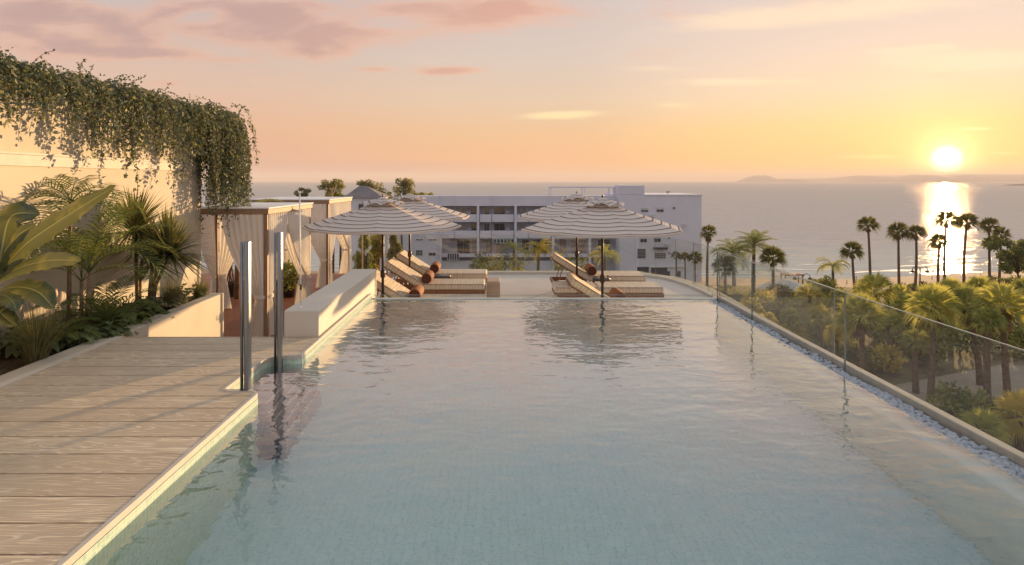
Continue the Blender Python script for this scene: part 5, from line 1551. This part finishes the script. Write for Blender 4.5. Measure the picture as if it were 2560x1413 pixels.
def bush(label, base, rx, ry, rz, n, s, mat, seed, group, stem=True, name='shrub', lobes=6):
    r = random.Random(seed)
    t = thing(name, label, 'shrub', base, 0, group)
    m = MB()
    for k in range(lobes):
        a = r.uniform(0, 6.28); q = r.uniform(0.15, 0.6)
        leaf_clump(m, (math.cos(a) * rx * q, math.sin(a) * ry * q, rz * r.uniform(0.45, 0.95)), rx * r.uniform(0.35, 0.55), ry * r.uniform(0.35, 0.55), rz * r.uniform(0.35, 0.6), n // lobes, s, r, 0.25)
    m.build('foliage', mat, t)
    if stem:
        m = MB()
        for k in range(4): m.tube([(0, 0, 0), (r.uniform(-.3, .3) * rx, r.uniform(-.3, .3) * ry, rz * 0.8)], [0.06, 0.02], 5)
        m.build('stem', 'bark', t)
SG = 'shrubs of the garden below the pool'
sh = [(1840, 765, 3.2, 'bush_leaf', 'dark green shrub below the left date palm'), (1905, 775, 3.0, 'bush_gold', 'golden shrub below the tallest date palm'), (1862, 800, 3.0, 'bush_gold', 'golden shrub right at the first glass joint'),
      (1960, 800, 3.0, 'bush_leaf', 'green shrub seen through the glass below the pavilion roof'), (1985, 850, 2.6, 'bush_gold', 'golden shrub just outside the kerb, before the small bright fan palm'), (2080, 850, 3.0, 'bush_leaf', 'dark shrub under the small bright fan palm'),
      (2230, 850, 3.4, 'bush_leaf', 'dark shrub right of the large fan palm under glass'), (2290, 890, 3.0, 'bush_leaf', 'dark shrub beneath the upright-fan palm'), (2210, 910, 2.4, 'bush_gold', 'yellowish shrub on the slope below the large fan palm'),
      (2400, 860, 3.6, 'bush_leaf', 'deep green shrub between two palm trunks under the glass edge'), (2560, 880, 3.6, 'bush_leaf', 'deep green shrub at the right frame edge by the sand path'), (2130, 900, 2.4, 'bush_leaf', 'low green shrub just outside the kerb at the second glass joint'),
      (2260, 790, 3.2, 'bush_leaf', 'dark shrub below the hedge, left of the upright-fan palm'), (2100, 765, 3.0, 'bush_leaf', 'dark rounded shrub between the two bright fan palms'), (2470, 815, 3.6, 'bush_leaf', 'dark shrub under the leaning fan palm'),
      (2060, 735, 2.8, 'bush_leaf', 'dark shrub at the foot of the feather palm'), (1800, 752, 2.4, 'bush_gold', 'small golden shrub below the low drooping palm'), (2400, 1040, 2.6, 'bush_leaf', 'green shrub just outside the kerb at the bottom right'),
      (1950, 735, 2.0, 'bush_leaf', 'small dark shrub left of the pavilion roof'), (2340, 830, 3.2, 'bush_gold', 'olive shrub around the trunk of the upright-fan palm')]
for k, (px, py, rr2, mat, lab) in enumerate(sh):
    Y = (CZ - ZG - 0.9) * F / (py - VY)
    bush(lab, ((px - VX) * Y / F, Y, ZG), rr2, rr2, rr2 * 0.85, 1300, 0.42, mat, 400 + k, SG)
# clipped hedge behind the beach
def hedge(label, px0, px1, py, h, seed):
    r = random.Random(seed); Y = (CZ - ZG) * F / (py - VY); x0 = (px0 - VX) * Y / F; x1 = (px1 - VX) * Y / F
    t = thing('hedge', label, 'hedge', ((x0 + x1) / 2, Y, ZG), 0, 'clipped hedges behind the beach'); m = MB(); L = x1 - x0
    n = int(L * 95)
    for k in range(n):
        x = r.uniform(-L / 2, L / 2); f = r.random(); y = r.uniform(-0.9, 0.9); z = h * (0.05 + 0.95 * r.random() ** 0.6) + 0.15 * math.sin(x * 1.3)
        leaf(m, Vector((x, y, z)), rdir(r), rdir(r), 0.4 * r.uniform(0.6, 1.2), 0.13)
    m.build('foliage', 'bush_leaf', t)
    c = MB().box(-L / 2 + 0.3, L / 2 - 0.3, -0.55, 0.55, 0, h * 0.8); c.build('twigs', 'bark', t)
hedge('clipped dark hedge in front of the beach below the close palm pair', 2225, 2420, 745, 2.0, 501)
hedge('clipped dark hedge at right below the dark round tree', 2425, 2640, 728, 2.2, 502)
hedge('short clipped hedge block by the double lamp near the feather palm', 2020, 2070, 725, 1.7, 503)
def round_tree(label, px, py, rpx, rpy, Y, seed, mat='bush_leaf', name='tree', n=2600, s=0.42, group=None, lobes=11, basepx=None, ground=None):
    r = random.Random(seed); c = at(px, py, Y); rx = rpx * Y / F; rz = rpy * Y / F
    zg = ZG if ground is None else ground
    bx = ((basepx if basepx else px) - VX) * Y / F
    t = thing(name, label, 'tree', (bx, Y, zg), 0, group)
    top = Vector((c.x - bx, 0, c.z - zg)); tm = MB(); fm = MB(); fork = Vector((top.x * 0.4, 0, top.z - rz * 1.15))
    tm.tube([(0, 0, 0), tuple(fork * 0.5 + Vector((0.1, 0, 0))), tuple(fork)], [0.22, 0.17, 0.14], 7)
    for k in range(lobes):
        a = r.uniform(0, 6.28); q = r.uniform(0.2, 1.0); z = r.uniform(-0.75, 0.9)
        lc = top + Vector((math.cos(a) * rx * q * (1 - 0.3 * abs(z)), math.sin(a) * rx * q, rz * z))
        tm.tube([tuple(fork), tuple(fork.lerp(lc, 0.5) + Vector((0, 0, 0.15))), tuple(lc)], [0.10, 0.06, 0.02], 5)
        leaf_clump(fm, lc, rx * r.uniform(0.18, 0.36), rx * r.uniform(0.18, 0.36), rz * r.uniform(0.18, 0.36), n // lobes, s, r, 0.15)
    tm.build('trunk', 'bark', t, True); fm.build('crown', mat, t)
round_tree('dark round-crowned tree on the beach at the right frame edge', 2532, 640, 55, 38, 27587 / (722 - VY), 510, 'bush_leaf', n=5200, s=0.45, basepx=2552, lobes=24)
TG = 'wispy trees left of the apartment block'
round_tree('wispy olive-green tree with two tops above the far cabana', 832, 472, 36, 22, 95, 520, 'tree_leaf', n=2200, s=0.30, group=TG, lobes=17)
round_tree('airy tree with visible branches right of the grey-roofed house', 926, 478, 38, 24, 92, 521, 'tree_leaf', n=2200, s=0.30, group=TG, lobes=17)
round_tree('tallest wispy tree, above the peak of the left rear parasol', 1003, 480, 38, 34, 96, 522, 'tree_leaf', n=2600, s=0.30, group=TG, lobes=20)
round_tree('low spreading tree just behind the left corner of the apartment roof', 1060, 492, 32, 10, 130, 523, 'tree_leaf', n=900, s=0.4, group=TG, lobes=8)
round_tree('small bushy tree top beside the slim white pole', 757, 487, 20, 17, 90, 524, 'tree_leaf', n=1200, s=0.28, group=TG, lobes=10)
round_tree('broad low tree crown behind the roof of the far cabana', 850, 492, 34, 8, 100, 525, 'bush_leaf', n=900, s=0.4, group=TG, lobes=8)
TB = 'trees behind the left end of the far balustrade'  # trees added in place of dark and golden reflections in the glass
for k, (px, py, a, b_, lab, mat) in enumerate([(905, 640, 22, 50, 'dark tree behind the bronze balustrade post', 'bush_leaf'), (945, 635, 22, 55, 'golden tree standing in for a curtain reflection behind the left front parasol pole', 'bush_gold'), (985, 640, 18, 50, 'olive tree between the left parasol poles behind the glass', 'tree_leaf')]):
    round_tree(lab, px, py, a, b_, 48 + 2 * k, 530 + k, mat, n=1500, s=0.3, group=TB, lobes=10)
FS = 'shrubs behind the far balustrade'
for k, (px, py, Y, rr2, mat, lab) in enumerate([(1205, 650, 75, 1.4, 'bush_leaf', 'dark rounded shrub behind the balustrade right of the left loungers'), (1225, 668, 66, 1.5, 'bush_gold', 'yellow-green shrub under the dark rounded one behind the balustrade'), (1180, 668, 72, 1.3, 'bush_leaf', 'low dark shrub along the apartment block wall'),
                                       (1310, 668, 64, 1.9, 'bush_gold', 'yellow-green shrub between the feather palms behind the balustrade'), (1390, 668, 62, 1.9, 'bush_leaf', 'dark shrub under the golden feather palm'), (1455, 668, 70, 1.6, 'bush_leaf', 'dark shrub left of the right parasol poles behind glass'), (1255, 655, 78, 1.5, 'bush_leaf', 'green shrub below the pale feather palm behind the balustrade')]):
    c = at(px, py, Y)
    zc = c.z - ZG
    r = random.Random(540 + k); t = thing('tall_shrub', lab, 'shrub', (c.x, Y, ZG), 0, FS); m = MB()
    for j in range(9):
        f = j / 8; leaf_clump(m, (r.uniform(-.5, .5) * rr2, r.uniform(-.5, .5) * rr2, zc * (0.25 + 0.75 * f) + 0.2), rr2 * 0.6, rr2 * 0.6, rr2 * 0.7, 150, 0.34, r, 0.2)
    m.build('foliage', mat, t); m = MB(); m.tube([(0, 0, 0), (0, 0, zc)], [0.12, 0.03], 6); m.build('stem', 'bark', t)

# ------------------------------------------------------------------ street lamps and small beach things
def lamp(label, px, pytop, pybase, seed, arms=2):
    Y = (CZ - ZG) * F / (pybase - VY); h = at(px, pytop, Y).z - ZG; x = (px - VX) * Y / F
    t = thing('street_lamp', label, 'street lamp', (x, Y, ZG), 0, 'double-armed promenade lamps')
    MB().tube([(0, 0, 0), (0, 0, h)], [0.13, 0.08], 8).build('pole', 'dark_metal', t)
    for s in (-1, 1):
        MB().tube([(0, 0, h - 0.1), (s * 0.7, 0, h + 0.1), (s * 1.15, 0, h - 0.15), (s * 1.2, 0, h - 0.5)], 0.05, 6).build('arm', 'dark_metal', t)
        MB().lathe([(0.08, 0.25), (0.2, 0.15), (0.36, -0.05), (0.3, -0.1), (0.0, -0.1)], 12, (s * 1.2, 0, h - 0.72)).build('lamp_head', 'dark_metal', t)
lamp('double-armed lamp post on the promenade before the sun glitter', 2300, 668, 733, 1)
lamp('double-armed lamp post left of the feather palm, above the balustrade line', 2006, 686, 736, 2)
p = on(1776, 747, FL + 0.06)
t = thing('hook_lamp', 'small white curved hook lamp at the outer kerb of the sun terrace', 'lamp', (p.x + 0.05, p.y, FL + 0.056))
MB().tube([(0, 0, 0), (0, 0, 0.2), (0.015, 0, 0.27), (0.05, 0, 0.30), (0.085, 0, 0.29)], 0.010, 8).build('stem', 'white_paint', t, True)
MB().lathe([(0.012, 0.0), (0.02, -0.02), (0.02, -0.03), (0.0, -0.03)], 10, (0.088, 0, 0.292)).build('lamp_head', 'white_paint', t, True)
for k, (px, py, lab) in enumerate([(2308, 716, 'small dark beach chair under the lamp, left of three'), (2316, 715, 'small dark beach chair under the lamp, middle of three'), (2325, 716, 'small dark beach chair under the lamp, right of three')]):
    p = on(px, py + 6, ZG); t = thing('beach_chair', lab, 'beach chair', p, 0.4 * k, 'beach chairs under the promenade lamp')
    MB().box(-0.35, 0.35, -0.35, 0.35, 0.38, 0.46).build('seat', 'dark_opening', t)
    b_ = MB().box(-0.35, 0.35, -0.04, 0.04, 0, 0.7).build('backrest', 'dark_opening', t); b_.location = (0, 0.38, 0.42); b_.rotation_euler = (-0.35, 0, 0)
    for sx in (-0.3, 0.3):
        for sy in (-0.3, 0.3): MB().box(sx - 0.04, sx + 0.04, sy - 0.04, sy + 0.04, 0, 0.379).build('leg', 'dark_opening', t)
p = on(1980, 712, ZG)
t = thing('beach_hut', 'tiny reddish beach shelter between lawn and sand', 'beach shelter', p)
MB().box(-1.7, 1.7, -1, 1, 1.7, 1.9).build('roof', 'terracotta', t)
for sx in (-1.5, 1.5):
    for sy in (-0.8, 0.8): MB().box(sx - 0.07, sx + 0.07, sy - 0.07, sy + 0.07, 0, 1.699).build('post', 'bark', t)
for k, (px, pt, pb) in enumerate([(2117, 700, 712), (2140, 690, 713), (2148, 700, 711), (2330, 690, 700), (2452, 675, 690), (2375, 698, 706)]):
    Y = (CZ - ZG) * F / (pb - VY); h = at(px, pt, Y).z - ZG
    t = tag(MB().tube([(0, 0, 0), (0.02 * h, 0, h)], 0.06, 6).build('beach_post', 'bark', loc=((px - VX) * Y / F, Y, ZG)),
        ['thin dark post on the sand right of the feather palm', 'taller thin post beside the middle-height fan palm', 'short thin post right of the middle-height fan palm', 'thin post near the beach chairs', 'slanted thin post between the leaning palm and the next one', 'short thin post right of the tallest palm trunk'][k], 'post', 'thin posts on the beach')

# ------------------------------------------------------------------ haze over sea and headlands
def haze():
    m = bpy.data.materials.new('haze_air'); m.use_nodes = True; nt = m.node_tree; nt.nodes.clear()
    o = nt.nodes.new('ShaderNodeOutputMaterial'); v = nt.nodes.new('ShaderNodeVolumePrincipled')
    v.inputs['Color'].default_value = (0.90, 0.85, 0.85, 1); v.inputs['Density'].default_value = 0.00015; v.inputs['Anisotropy'].default_value = 0.0
    nt.links.new(v.outputs[0], o.inputs['Volume']); MATS['haze_air'] = m
    tag(MB().box(-14500, 14500, -300, 15500, ZS - 6, 130).build('haze', 'haze_air'), kind='stuff')
haze()
